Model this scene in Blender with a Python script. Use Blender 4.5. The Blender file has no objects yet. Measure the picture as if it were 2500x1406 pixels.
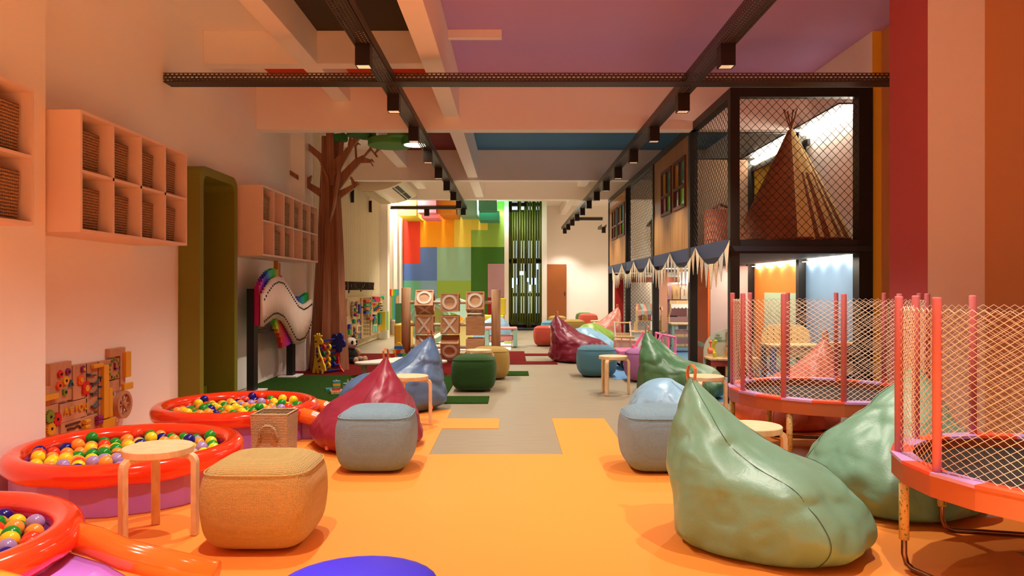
import bpy, math, random
from mathutils import Vector, Matrix, Euler, noise
F, H, CX, CY = 1775.0, 1.25, 1250.0, 703.0
PI = math.pi
COL = bpy.context.scene.collection
R = random.Random(7)

def pt(px, py, Y):
    return Vector(((px-CX)/F*Y, Y, H-(py-CY)/F*Y))
def fl(px, py):
    Y = F*H/(py-CY)
    return (px-CX)/F*Y, Y
def side(px, py, X):
    Y = F*X/(px-CX)
    return Y, H-(py-CY)/F*Y
def lin(c):
    c = c/255.0
    return c/12.92 if c <= 0.04045 else ((c+0.055)/1.055)**2.4
def rgb(r, g, b):
    return (lin(r), lin(g), lin(b), 1.0)

# ---------------------------------------------------------------- materials
MATS = {}
def mat(name, col, rough=0.6, metal=0.0, spec=0.4, coat=0.0, bump=None, vary=None, emit=None, trans=0.0, alpha=1.0, sheen=0.0):
    if name in MATS: return MATS[name]
    m = bpy.data.materials.new(name); m.use_nodes = True
    nt = m.node_tree; b = nt.nodes['Principled BSDF']
    b.inputs['Base Color'].default_value = col
    b.inputs['Roughness'].default_value = rough
    b.inputs['Metallic'].default_value = metal
    b.inputs['Specular IOR Level'].default_value = spec
    b.inputs['Coat Weight'].default_value = coat
    b.inputs['Coat Roughness'].default_value = 0.06
    b.inputs['Transmission Weight'].default_value = trans
    b.inputs['Sheen Weight'].default_value = sheen
    if emit:
        b.inputs['Emission Color'].default_value = emit[0]
        b.inputs['Emission Strength'].default_value = emit[1]
    L = nt.links.new
    tc = None
    if bump or vary:
        tc = nt.nodes.new('ShaderNodeTexCoord')
    if vary:      # (scale xyz, colour b, detail)
        mp = nt.nodes.new('ShaderNodeMapping'); mp.inputs['Scale'].default_value = vary[0]
        L(tc.outputs['Object'], mp.inputs['Vector'])
        n = nt.nodes.new('ShaderNodeTexNoise'); n.inputs['Scale'].default_value = 1.0; n.inputs['Detail'].default_value = vary[2]
        L(mp.outputs[0], n.inputs['Vector'])
        rp = nt.nodes.new('ShaderNodeValToRGB')
        rp.color_ramp.elements[0].position = 0.35; rp.color_ramp.elements[1].position = 0.65
        rp.color_ramp.elements[0].color = col; rp.color_ramp.elements[1].color = vary[1]
        L(n.outputs['Fac'], rp.inputs[0]); L(rp.outputs[0], b.inputs['Base Color'])
    if bump:      # (kind, scale, strength, distance)
        bp = nt.nodes.new('ShaderNodeBump'); bp.inputs['Strength'].default_value = bump[2]; bp.inputs['Distance'].default_value = bump[3]
        if bump[0] == 'noise':
            n = nt.nodes.new('ShaderNodeTexNoise'); n.inputs['Scale'].default_value = bump[1]; n.inputs['Detail'].default_value = 3
            L(tc.outputs['Object'], n.inputs['Vector']); L(n.outputs['Fac'], bp.inputs['Height'])
        else:     # knit: regular dots
            n = nt.nodes.new('ShaderNodeTexVoronoi'); n.inputs['Scale'].default_value = bump[1]; n.inputs['Randomness'].default_value = 0.12
            mp = nt.nodes.new('ShaderNodeMapping'); mp.inputs['Rotation'].default_value = (0, 0, 0); mp.inputs['Scale'].default_value = (1, 1, 1.25)
            L(tc.outputs['Object'], mp.inputs['Vector']); L(mp.outputs[0], n.inputs['Vector'])
            iv = nt.nodes.new('ShaderNodeMath'); iv.operation = 'SUBTRACT'; iv.inputs[0].default_value = 1.0
            L(n.outputs['Distance'], iv.inputs[1]); L(iv.outputs[0], bp.inputs['Height'])
        L(bp.outputs[0], b.inputs['Normal'])
    MATS[name] = m
    return m
def emis(name, col, s):
    return mat(name, (0.8, 0.8, 0.8, 1), emit=(col, s))
def wood(name, c1, c2, scale=(30, 30, 2.2), rough=0.5):
    return mat(name, c1, rough=rough, vary=(scale, c2, 4.0))
def perforated(name, col, sx=36.0, sz=60.0):
    m = bpy.data.materials.new(name); m.use_nodes = True; nt = m.node_tree; b = nt.nodes['Principled BSDF']
    b.inputs['Base Color'].default_value = col; b.inputs['Roughness'].default_value = 0.45; b.inputs['Metallic'].default_value = 0.3
    L = nt.links.new
    uv = nt.nodes.new('ShaderNodeUVMap')
    br = nt.nodes.new('ShaderNodeTexBrick'); br.inputs['Scale'].default_value = 1.0
    br.inputs['Color1'].default_value = (0, 0, 0, 1); br.inputs['Color2'].default_value = (0, 0, 0, 1); br.inputs['Mortar'].default_value = (1, 1, 1, 1)
    br.inputs['Brick Width'].default_value = 0.042; br.inputs['Row Height'].default_value = 0.0285; br.inputs['Mortar Size'].default_value = 0.0085
    br.inputs['Mortar Smooth'].default_value = 0.0; br.offset = 0.5
    L(uv.outputs[0], br.inputs['Vector']); L(br.outputs['Color'], b.inputs['Alpha'])
    MATS[name] = m
    return m
def wicker(name, c1, c2, k=1.0):
    m = bpy.data.materials.new(name); m.use_nodes = True; nt = m.node_tree; b = nt.nodes['Principled BSDF']
    b.inputs['Roughness'].default_value = 0.7
    L = nt.links.new
    tc = nt.nodes.new('ShaderNodeTexCoord')
    def wave(axis, sc, dist):
        w = nt.nodes.new('ShaderNodeTexWave'); w.bands_direction = axis; w.inputs['Scale'].default_value = sc
        w.inputs['Distortion'].default_value = dist; w.inputs['Detail Scale'].default_value = 3.0
        L(tc.outputs['Object'], w.inputs['Vector']); return w
    a, d, e = wave('Z', 16*k, 1.4), wave('X', 20*k, 1.8), wave('Y', 20*k, 1.8)
    mx = nt.nodes.new('ShaderNodeMath'); mx.operation = 'ADD'; L(d.outputs['Fac'], mx.inputs[0]); L(e.outputs['Fac'], mx.inputs[1])
    mh = nt.nodes.new('ShaderNodeMath'); mh.operation = 'MULTIPLY_ADD'; mh.inputs[1].default_value = 0.3
    L(mx.outputs[0], mh.inputs[0]); L(a.outputs['Fac'], mh.inputs[2])
    rp = nt.nodes.new('ShaderNodeValToRGB'); rp.color_ramp.elements[0].color = c2; rp.color_ramp.elements[1].color = c1
    rp.color_ramp.elements[0].position = 0.2; rp.color_ramp.elements[1].position = 0.8
    L(mh.outputs[0], rp.inputs[0]); L(rp.outputs[0], b.inputs['Base Color'])
    bp = nt.nodes.new('ShaderNodeBump'); bp.inputs['Strength'].default_value = 1.0; bp.inputs['Distance'].default_value = 0.012
    L(mh.outputs[0], bp.inputs['Height']); L(bp.outputs[0], b.inputs['Normal'])
    MATS[name] = m
    return m

# ---------------------------------------------------------------- mesh builder
class MB:
    def __init__(s):
        s.v, s.f, s.m, s.sm = [], [], [], []
        s.cur = 0; s.smooth = False
        s.M = Matrix.Identity(4)
        s.uv = None
    def add(s, vs, fs):
        b = len(s.v)
        s.v += [tuple(s.M @ Vector(p)) for p in vs]
        for f in fs:
            s.f.append(tuple(b+i for i in f)); s.m.append(s.cur); s.sm.append(s.smooth)
    def box(s, lo, hi, rot=None):
        x0, y0, z0 = lo; x1, y1, z1 = hi
        vs = [(x0,y0,z0),(x1,y0,z0),(x1,y1,z0),(x0,y1,z0),(x0,y0,z1),(x1,y0,z1),(x1,y1,z1),(x0,y1,z1)]
        if rot:
            c = Vector(((x0+x1)/2, (y0+y1)/2, (z0+z1)/2)); E = Euler(rot).to_matrix()
            vs = [tuple(E @ (Vector(p)-c)+c) for p in vs]
        s.add(vs, [(0,3,2,1),(4,5,6,7),(0,1,5,4),(1,2,6,5),(2,3,7,6),(3,0,4,7)])
        return s
    def cb(s, c, d, rot=None):
        return s.box((c[0]-d[0]/2, c[1]-d[1]/2, c[2]-d[2]/2), (c[0]+d[0]/2, c[1]+d[1]/2, c[2]+d[2]/2), rot)
    def tube(s, path, r, seg=8, closed=False, r2=None, cap=True):
        path = [Vector(p) for p in path]; n = len(path)
        rings = []; up = None
        for i, p in enumerate(path):
            if closed: t = path[(i+1) % n]-path[i-1]
            else: t = path[min(i+1, n-1)]-path[max(i-1, 0)]
            if t.length < 1e-9: t = Vector((0, 0, 1))
            t.normalize()
            if up is None:
                up = Vector((0, 0, 1)) if abs(t.z) < 0.9 else Vector((1, 0, 0))
            a = up - t*up.dot(t)
            if a.length < 1e-6: a = t.orthogonal()
            a.normalize(); b = t.cross(a); up = a
            rr = r if r2 is None else r+(r2-r)*i/max(1, n-1)
            rings.append([p+(a*math.cos(2*PI*k/seg)+b*math.sin(2*PI*k/seg))*rr for k in range(seg)])
        vs = [q for g in rings for q in g]; fs = []
        for i in range(n if closed else n-1):
            j = (i+1) % n
            for k in range(seg):
                l = (k+1) % seg
                fs.append((i*seg+k, i*seg+l, j*seg+l, j*seg+k))
        if not closed and cap:
            fs.append(tuple(reversed(range(seg)))); fs.append(tuple((n-1)*seg+k for k in range(seg)))
        s.add(vs, fs); return s
    def cyl(s, p0, p1, r, seg=16, r2=None):
        sm = s.smooth
        return s.tube([p0, p1], r, seg, r2=r2)
    def prism(s, poly, axis, a, b):
        """poly: 2D outline; axis 'x': (y,z) between x=a..b; 'y': (x,z); 'z': (x,y)"""
        n = len(poly)
        def q(u, w, t):
            return (t, u, w) if axis == 'x' else (u, t, w) if axis == 'y' else (u, w, t)
        vs = [q(u, w, a) for u, w in poly]+[q(u, w, b) for u, w in poly]
        fs = [tuple(range(n)), tuple(reversed(range(n, 2*n)))]
        for i in range(n):
            j = (i+1) % n; fs.append((i, n+i, n+j, j))
        s.add(vs, fs); return s
    def ringprism(s, ro, ri, axis, a, b, c=(0, 0), n=40, a0=0.0, a1=2*PI, sz=1.0):
        full = abs(a1-a0-2*PI) < 1e-6
        k = n if full else n+1
        def q(u, w, t):
            return (t, u, w) if axis == 'x' else (u, t, w) if axis == 'y' else (u, w, t)
        vs = []
        for i in range(k):
            an = a0+(a1-a0)*i/n
            cu, su = math.cos(an), math.sin(an)*sz
            vs += [q(c[0]+ro*cu, c[1]+ro*su, a), q(c[0]+ri*cu, c[1]+ri*su, a), q(c[0]+ri*cu, c[1]+ri*su, b), q(c[0]+ro*cu, c[1]+ro*su, b)]
        fs = []
        for i in range(n):
            j = (i+1) % k
            for e in range(4):
                g = (e+1) % 4
                fs.append((i*4+e, j*4+e, j*4+g, i*4+g))
        if not full:
            fs.append((0, 1, 2, 3)); fs.append(((k-1)*4+3, (k-1)*4+2, (k-1)*4+1, (k-1)*4))
        s.add(vs, fs); return s
    def lathe(s, prof, c=(0, 0), n=32, cap=True):
        vs = []; fs = []
        for r, z in prof:
            for k in range(n):
                a = 2*PI*k/n; vs.append((c[0]+r*math.cos(a), c[1]+r*math.sin(a), z))
        for i in range(len(prof)-1):
            for k in range(n):
                l = (k+1) % n
                fs.append((i*n+k, i*n+l, (i+1)*n+l, (i+1)*n+k))
        if cap:
            if prof[0][0] > 1e-4: fs.append(tuple(reversed(range(n))))
            if prof[-1][0] > 1e-4: fs.append(tuple((len(prof)-1)*n+k for k in range(n)))
        s.add(vs, fs); return s
    def sph(s, c, r, n=16, sc=(1, 1, 1)):
        prof = []; vs = []; fs = []; m = n//2
        vs.append((c[0], c[1], c[2]-r*sc[2]))
        for i in range(1, m):
            ph = -PI/2+PI*i/m
            for k in range(n):
                a = 2*PI*k/n
                vs.append((c[0]+r*sc[0]*math.cos(ph)*math.cos(a), c[1]+r*sc[1]*math.cos(ph)*math.sin(a), c[2]+r*sc[2]*math.sin(ph)))
        vs.append((c[0], c[1], c[2]+r*sc[2])); t = len(vs)-1
        for k in range(n):
            l = (k+1) % n
            fs.append((0, 1+l, 1+k)); fs.append((t, 1+(m-2)*n+k, 1+(m-2)*n+l))
            for i in range(m-2):
                fs.append((1+i*n+k, 1+i*n+l, 1+(i+1)*n+l, 1+(i+1)*n+k))
        s.add(vs, fs); return s
    def loft(s, rings, closed_ring=True, cap=True):
        n = len(rings[0]); vs = [p for g in rings for p in g]; fs = []
        for i in range(len(rings)-1):
            for k in range(n if closed_ring else n-1):
                l = (k+1) % n
                fs.append((i*n+k, i*n+l, (i+1)*n+l, (i+1)*n+k))
        if cap and closed_ring:
            fs.append(tuple(reversed(range(n)))); fs.append(tuple((len(rings)-1)*n+k for k in range(n)))
        s.add(vs, fs); return s
    def build(s, name, mats, parent=None, bevel=0.0, subsurf=0, loc=None, rot=None, seg=2):
        me = bpy.data.meshes.new(name)
        me.from_pydata(s.v, [], s.f)
        if not isinstance(mats, (list, tuple)): mats = [mats]
        for m in mats: me.materials.append(m)
        me.polygons.foreach_set('material_index', s.m)
        me.polygons.foreach_set('use_smooth', s.sm)
        me.update()
        o = bpy.data.objects.new(name, me); COL.objects.link(o)
        if parent: o.parent = parent
        if loc is not None: o.location = loc
        if rot is not None: o.rotation_euler = rot
        if bevel > 0:
            b = o.modifiers.new('b', 'BEVEL'); b.width = bevel; b.segments = seg; b.limit_method = 'ANGLE'; b.angle_limit = 0.6
        if subsurf:
            u = o.modifiers.new('s', 'SUBSURF'); u.levels = subsurf; u.render_levels = subsurf
        return o
def fix_normals(o):
    import bmesh
    bm = bmesh.new(); bm.from_mesh(o.data); bmesh.ops.recalc_face_normals(bm, faces=bm.faces); bm.to_mesh(o.data); bm.free()
    return o
def tag(o, label=None, cat=None, group=None, kind=None):
    if label: o['label'] = label
    if cat: o['category'] = cat
    if group: o['group'] = group
    if kind: o['kind'] = kind
    return o
def thing(name, label, cat, loc=(0, 0, 0), rz=0.0, group=None):
    o = bpy.data.objects.new(name, None); COL.objects.link(o)
    o.empty_display_size = 0.1
    o.location = loc; o.rotation_euler = (0, 0, rz)
    return tag(o, label, cat, group)
def kids(o):
    return [c for c in COL.objects if c.parent is o]
def dup(root, label, loc, rz=0.0, group=None, scale=None, swap=None):
    ch = {}
    for c in COL.objects:
        if c.parent: ch.setdefault(c.parent.name, []).append(c)
    def rec(o, parent):
        n = o.copy(); COL.objects.link(n)
        if parent is not None: n.parent = parent
        for c in ch.get(o.name, []): rec(c, n)
        return n
    r = rec(root, None)
    r.location = loc; r.rotation_euler = (0, 0, rz)
    if scale: r.scale = scale
    tag(r, label, None, group)
    return r
def struct(name, mb, m, label=None, **k):
    o = mb.build(name, m, **k); o['kind'] = 'structure'
    if label: o['label'] = label
    return o
def text(body, name, m, parent, loc, rot, size, ext=0.004, align='CENTER', bold=0.0, sx=1.0):
    c = bpy.data.curves.new(name, 'FONT'); c.body = body; c.size = size; c.extrude = ext; c.align_x = align; c.align_y = 'CENTER'
    c.offset = bold
    c.materials.append(m)
    f = bpy.data.objects.new(name+'_outline', c); COL.objects.link(f)
    bpy.context.view_layer.update()
    me = bpy.data.meshes.new_from_object(f.evaluated_get(bpy.context.evaluated_depsgraph_get()))
    bpy.data.objects.remove(f); bpy.data.curves.remove(c)
    o = bpy.data.objects.new(name, me); COL.objects.link(o); o.parent = parent; o.location = loc; o.rotation_euler = rot
    o.scale = (sx, 1, 1)
    return o
ORD = ['first', 'second', 'third', 'fourth', 'fifth', 'sixth', 'seventh', 'eighth', 'ninth', 'tenth', 'eleventh', 'twelfth', 'thirteenth', 'fourteenth', 'fifteenth']

# ---- shared materials
WALL = mat('wall_paint', rgb(249, 242, 234), rough=0.85, spec=0.2)
WALLD = mat('beam_paint', rgb(248, 238, 228), rough=0.85, spec=0.2)
CAB = mat('cabinet_lacquer', rgb(234, 204, 184), rough=0.6)
BLACK = mat('black_metal', rgb(24, 20, 18), rough=0.5, metal=0.1)
BLACK2 = mat('black_plastic', rgb(12, 10, 10), rough=0.4)
FRAME = mat('structure_steel', rgb(34, 31, 27), rough=0.45, metal=0.2, bump=('noise', 120, 0.1, 0.001))
BIRCH = wood('birch', rgb(236, 212, 168), rgb(222, 190, 142), (14, 60, 14))
PINE = wood('pine', rgb(226, 190, 138), rgb(208, 166, 112), (40, 40, 3))
OAK = wood('oak', rgb(216, 172, 130), rgb(196, 150, 108), (45, 45, 3))
OAKH = wood('oak_panel', rgb(224, 176, 130), rgb(204, 154, 110), (6, 60, 60))
WALNUT = wood('walnut', rgb(164, 106, 74), rgb(136, 84, 56), (40, 40, 1.6))
BOARDW = wood('board_wood', rgb(208, 152, 112), rgb(188, 130, 92), (50, 8, 2.5))
PLY = wood('plywood', rgb(222, 200, 152), rgb(206, 182, 130), (30, 3, 30))
WICK = wicker('wicker', rgb(192, 148, 100), rgb(66, 44, 26))
STRAW = wicker('straw', rgb(248, 218, 172), rgb(186, 142, 94), 1.7)
CREAM = mat('cream_paint', rgb(236, 222, 204), rough=0.6)
WHITE = mat('white_paint', rgb(240, 236, 230), rough=0.5)
LEATH = mat('tan_leather', rgb(206, 128, 78), rough=0.5)
def plain(r, g, b, rough=0.45, **k):
    return mat('paint_%d_%d_%d_%d' % (r, g, b, int(rough*100)), rgb(r, g, b), rough=rough, **k)
# ================================================================ ROOM
CEIL = 4.015
FLOORM = mat('floor_vinyl', rgb(160, 146, 122), rough=0.42, spec=0.35, vary=((3, 60, 1), rgb(150, 136, 112), 3.0))
ORANGE = mat('floor_orange', rgb(248, 152, 62), rough=0.5, spec=0.3)
REDC = mat('carpet_red', rgb(104, 12, 12), rough=0.95, spec=0.1, bump=('noise', 400, 0.4, 0.004))
BLUEC = mat('floor_blue', rgb(98, 146, 190), rough=0.5, spec=0.3)
GRASS = mat('turf', rgb(64, 100, 38), rough=1.0, spec=0.05, bump=('noise', 160, 1.0, 0.02), vary=((130, 60, 60), rgb(36, 62, 20), 4.0))
struct('floor', MB().box((-4.3, -1.7, -0.1), (4.3, 25.0, 0.0)), FLOORM)
def carpet(name, rects, m, z=0.004):
    mb = MB()
    for x0, y0, x1, y1 in rects: mb.box((x0, y0, 0.0), (x1, y1, z))
    return struct(name, mb, m)
carpet('floor_orange', [(-3.3, 0.6, 2.38, 3.45), (2.38, 3.45, 3.97, 3.95), (-3.3, 3.45, 2.38, 4.45), (-3.3, 4.45, 1.88, 5.45), (-3.3, 5.45, -0.62, 6.45), (-3.3, 6.45, -0.12, 6.95),
        (-3.3, 6.95, -0.62, 7.45), (0.38, 5.45, 0.88, 6.95), (0.88, 5.45, 2.7, 5.95), (1.88, 4.95, 2.7, 5.45), (1.88, 5.95, 2.7, 6.95)], ORANGE)
carpet('floor_turf', [(-3.3, 7.84, -0.26, 8.34), (-3.3, 8.34, -0.76, 10.36), (-0.76, 10.34, 0.24, 10.84)], GRASS, 0.012)
carpet('floor_red', [(-3.3, 10.36, -0.76, 11.87), (-3.3, 11.87, 0.24, 13.8), (-0.9, 13.8, 0.24, 14.3), (0.24, 11.87, 0.75, 12.33), (0.24, 13.37, 0.75, 13.8)], REDC, 0.008)
carpet('floor_blue', [(2.3, 8.0, 3.87, 9.9), (1.4, 9.9, 3.87, 15.0), (0.9, 15.0, 3.87, 15.5), (2.3, 15.5, 3.87, 18.5)], BLUEC)
PLAT = mat('platform_mat', rgb(238, 234, 226), rough=0.5)

# walls
mb = MB()
mb.box((-3.6, 4.8, 0), (-3.315, 7.30, CEIL)); mb.box((-3.6, 7.30, 2.42), (-3.315, 8.13, CEIL)); mb.box((-3.6, 8.13, 0), (-3.315, 21.7, CEIL))
struct('wall_left', mb, WALL)
struct('wall_left_near', MB().box((-3.6, -1.7, 0), (-3.08, 4.8, CEIL)), WALL)
struct('wall_left_pilaster', MB().box((-3.315, 10.88, 0), (-3.10, 11.3, CEIL)), WALL)
struct('wall_left_pilaster', MB().box((-3.315, 18.0, 0), (-3.08, 18.3, CEIL)), WALL)
mb = MB()
for i, y in enumerate((18.75, 19.3, 20.4, 21.0)): mb.box((-3.315, y, 0.0), (-3.22+0.03*(i % 2), y+0.28, CEIL))
struct('trim_left_fins', mb, WHITE)
BROWN = mat('ochre_wall_paint', rgb(206, 150, 100), rough=0.8, spec=0.2)
struct('wall_right', MB().box((3.98, -1.7, 0), (4.3, 7.83, CEIL)), BROWN)
mb = MB(); mb.box((3.5, 6.12, 0), (3.98, 6.74, CEIL))
mb.m = [0, 0, 1, 0, 0, 2]
struct('wall_right_pillar', mb, [WALL, WALL, mat('red_wall_paint', rgb(198, 96, 98), rough=0.8, spec=0.2)])
mb = MB(); mb.box((3.88, 7.83, 0), (4.3, 24.8, CEIL)); mb.m = [0, 0, 1, 0, 0, 0]
struct('wall_right_back', mb, [WALL, mat('yellow_wall_paint', rgb(250, 206, 60), rough=0.8)])
struct('wall_front', MB().box((-4.3, -1.9, 0), (4.3, -1.7, CEIL)), WALL)

# rear wall with its painted colour fields (half-metre grid)
PX = {'red': (232, 70, 48), 'amber': (250, 176, 24), 'yellow': (250, 226, 90), 'leaf': (152, 192, 80), 'blue': (90, 130, 216), 'mint': (150, 202, 178),
      'pine': (58, 114, 34), 'mauve': (192, 152, 168), 'crimson': (160, 22, 22), 'sea': (110, 192, 160), 'sky': (134, 182, 216), 'lime': (152, 192, 80)}
keys = list(PX)
wm = [plain(*PX[k], rough=0.7) for k in keys]
FIELDS = [('red', 981, 490, 1026, 644), ('amber', 1026, 490, 1109, 603), ('yellow', 1109, 490, 1150, 603), ('yellow', 1150, 490, 1191, 561.5),
          ('leaf', 1150, 561.5, 1191, 603), ('leaf', 1191, 490, 1232, 603), ('blue', 981, 644, 1067, 685), ('blue', 1026, 603, 1067, 644), ('mint', 1067, 603, 1150, 685),
          ('pine', 1150, 603, 1232, 644), ('pine', 1150, 644, 1191, 767), ('mauve', 1191, 644, 1232, 726), ('crimson', 1191, 726, 1232, 806), ('sea', 981, 685, 1026, 767),
          ('sky', 1026, 685, 1067, 726), ('sky', 1026, 726, 1067, 767), ('lime', 1067, 685, 1150, 767), ('mint', 981, 767, 1067, 806), ('leaf', 1067, 767, 1191, 806)]
mb = MB(); YB = 21.5
for k, x0, y0, x1, y1 in FIELDS:
    a = pt(x0, y0, YB); b = pt(x1, y1, YB); mb.cur = keys.index(k)
    z1 = CEIL if y0 == 490 else a.z
    mb.box((a.x, YB, max(0, b.z)), (b.x, YB+0.2, z1))
struct('wall_back', mb, wm)
mb = MB()
for x0, x1 in ((1231.5, 1242), (1323, 1335)):
    a, b = pt(x0, 490, 21.4), pt(x1, 490, 21.4); mb.box((a.x, 21.35, 0), (b.x, 21.75, CEIL))
mb.box((-0.12, 21.4, 3.9), (0.9, 21.7, CEIL))
struct('trim_back_posts', mb, WALL)
struct('wall_back_side', MB().box((0.9, 21.75, 0), (1.02, 24.8, CEIL)), WALL)
mb = MB(); mb.box((0.9, 24.5, 0), (4.3, 24.8, CEIL)); struct('wall_back_right', mb, WALL)
a, b = pt(1335, 645, 24.42), pt(1383, 645, 24.42)
d = struct('door_1', MB().box((a.x, 24.42, 0.0), (b.x, 24.52, a.z)), mat('door_orange', rgb(150, 84, 38), rough=0.5), bevel=0.006)
MB().cyl((b.x-0.06, 24.40, 1.0), (b.x-0.06, 24.40, 1.12), 0.012).build('door_handle', BLACK, d)
# window behind the bamboo
gl = mat('window_glass', (0.9, 0.97, 1, 1), rough=0.02, trans=1.0, spec=0.5)
w = struct('window_1', MB(), FRAME)
mb = MB()
for x0, x1 in ((-0.1, -0.04), (0.84, 0.9), (0.37, 0.42)): mb.box((x0, 21.9, 0.06), (x1, 21.98, CEIL))
for z in (0.05, 1.0, 2.05, 3.72): mb.box((-0.1, 21.9, z), (0.9, 21.98, z+0.1))
mb.build('window_frame', FRAME, w)
MB().box((-0.08, 21.935, 0.1), (0.88, 21.945, 3.95)).build('pane', gl, w)
struct('trim_window_plinth', MB().box((-0.12, 21.4, 0), (0.9, 22.0, 0.06)), mat('plinth_dark', rgb(44, 44, 46), rough=0.5))
struct('dark_backing_outside', MB().box((-1.0, 23.0, -0.1), (0.88, 23.1, 0.45)).box((-1.0, 23.0, 2.75), (0.88, 23.1, 3.72)), plain(40, 50, 42))  # upper dark piece added to darken the gaps between the bamboo

# ceiling fields
def cf(name, x0, y0, x1, y1, m): struct(name, MB().box((x0, y0, CEIL), (x1, y1, CEIL+0.12)), m)
PURPLE = mat('ceiling_purple', rgb(200, 160, 214), rough=0.8, spec=0.2)
cf('ceiling_purple', -0.8, -1.9, 4.3, 9.5, PURPLE)
cf('ceiling_dark', -2.2, -1.9, -0.8, 7.9, mat('ceiling_olive', rgb(66, 56, 38), rough=0.8))
cf('ceiling_peach', -3.7, -1.9, -2.2, 7.9, WALL)
cf('ceiling_red', -3.13, 7.9, -0.8, 9.5, mat('ceiling_vermilion', rgb(206, 58, 24), rough=0.8))
cf('ceiling_corner', -3.7, 7.9, -3.13, 9.5, WALL)
cf('ceiling_white', -3.7, 9.5, -2.2, 14.66, WALL)
cf('ceiling_maroon', -2.2, 9.5, -0.8, 14.66, mat('ceiling_maroon', rgb(110, 12, 18), rough=0.8))
cf('ceiling_blue', -0.8, 9.5, 4.3, 14.66, mat('ceiling_blue', rgb(66, 118, 152), rough=0.8))
cf('ceiling_rear', -3.7, 14.66, 4.3, 24.9, WALL)
def beam(name, lo, hi): struct(name, MB().box(lo, hi), WALLD, bevel=0.004)
Z = lambda h: H+h
beam('ceiling_beam_cross', (-3.315, 7.81, Z(2.41)), (-0.886, 8.0, CEIL))
beam('ceiling_beam_cross', (-3.315, 9.41, Z(2.05)), (3.88, 9.61, CEIL))
beam('ceiling_beam_cross', (-3.315, 14.56, Z(2.157)), (3.88, 14.78, CEIL))
beam('ceiling_beam_cross', (-3.315, 17.7, Z(2.157)), (3.88, 17.9, CEIL))
beam('ceiling_beam_long', (-2.296, -1.7, Z(2.41)+0.001), (-2.094, 21.5, CEIL))
beam('ceiling_beam_long', (-0.886, -1.7, Z(2.21)), (-0.685, 17.7, CEIL))
beam('ceiling_beam_long', (1.6, 14.78, Z(2.46)), (1.8, 24.5, CEIL))
beam('ceiling_beam_cross', (-3.315, 21.2, Z(2.55)), (3.88, 21.4, CEIL))
a, b = pt(1095, 75, 7.8), pt(1225, 88, 7.8)
o = MB().box((-0.685, 7.78, 3.93), (-0.11, 7.86, CEIL)).build('ceiling_duct', WALLD); tag(o, 'short pale boxed duct across the purple ceiling beside the beam', 'duct')

# perforated cable trays
TRAY = perforated('tray_metal', rgb(72, 60, 50))
def tray(label, lo, hi, axis, z):
    """open channel: bottom and two sides, hanging under the beams"""
    mb = MB(); x0, y0 = lo; x1, y1 = hi; hgt = 0.085; t = 0.004; uvs = []
    if axis == 'y':
        quads = [[(x0, y0, z), (x0, y1, z), (x1, y1, z), (x1, y0, z)], [(x0, y0, z), (x0, y1, z), (x0, y1, z+hgt), (x0, y0, z+hgt)], [(x1, y0, z), (x1, y1, z), (x1, y1, z+hgt), (x1, y0, z+hgt)]]
        L = y1-y0; W = x1-x0
    else:
        quads = [[(x0, y0, z), (x1, y0, z), (x1, y1, z), (x0, y1, z)], [(x0, y0, z), (x1, y0, z), (x1, y0, z+hgt), (x0, y0, z+hgt)], [(x0, y1, z), (x1, y1, z), (x1, y1, z+hgt), (x0, y1, z+hgt)]]
        L = x1-x0; W = y1-y0
    for q, w in zip(quads, (W, hgt, hgt)):
        mb.add(q, [(0, 1, 2, 3)]); uvs += [(0, 0), (L, 0), (L, w), (0, w)]
    o = mb.build('cable_tray', TRAY)
    uv = o.data.uv_layers.new(name='UVMap')
    for i, c in enumerate(uvs): uv.data[i].uv = c
    so = o.modifiers.new('t', 'SOLIDIFY'); so.thickness = t
    return tag(o, label, 'cable tray')
TZ = Z(1.95)
tray('long perforated cable tray carrying the black spotlights above the beanbags on the left', (-1.265, -1.5), (-1.115, 18.0), 'y', TZ)
tray('long perforated cable tray with black spotlights running beside the mesh play structure', (1.645, -1.5), (1.795, 24.2), 'y', TZ)
tray('perforated cable tray crossing the whole room near the first beam', (-3.3, 6.88), (3.98, 7.05), 'x', TZ+0.002)
tray('short perforated cable tray crossing in front of the colourful blocks', (-3.0, 17.85), (-1.12, 18.0), 'x', TZ-0.002)
tray('short perforated cable tray crossing in front of the far peach wall', (1.75, 20.8), (2.6, 20.95), 'x', TZ-0.002)

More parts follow.
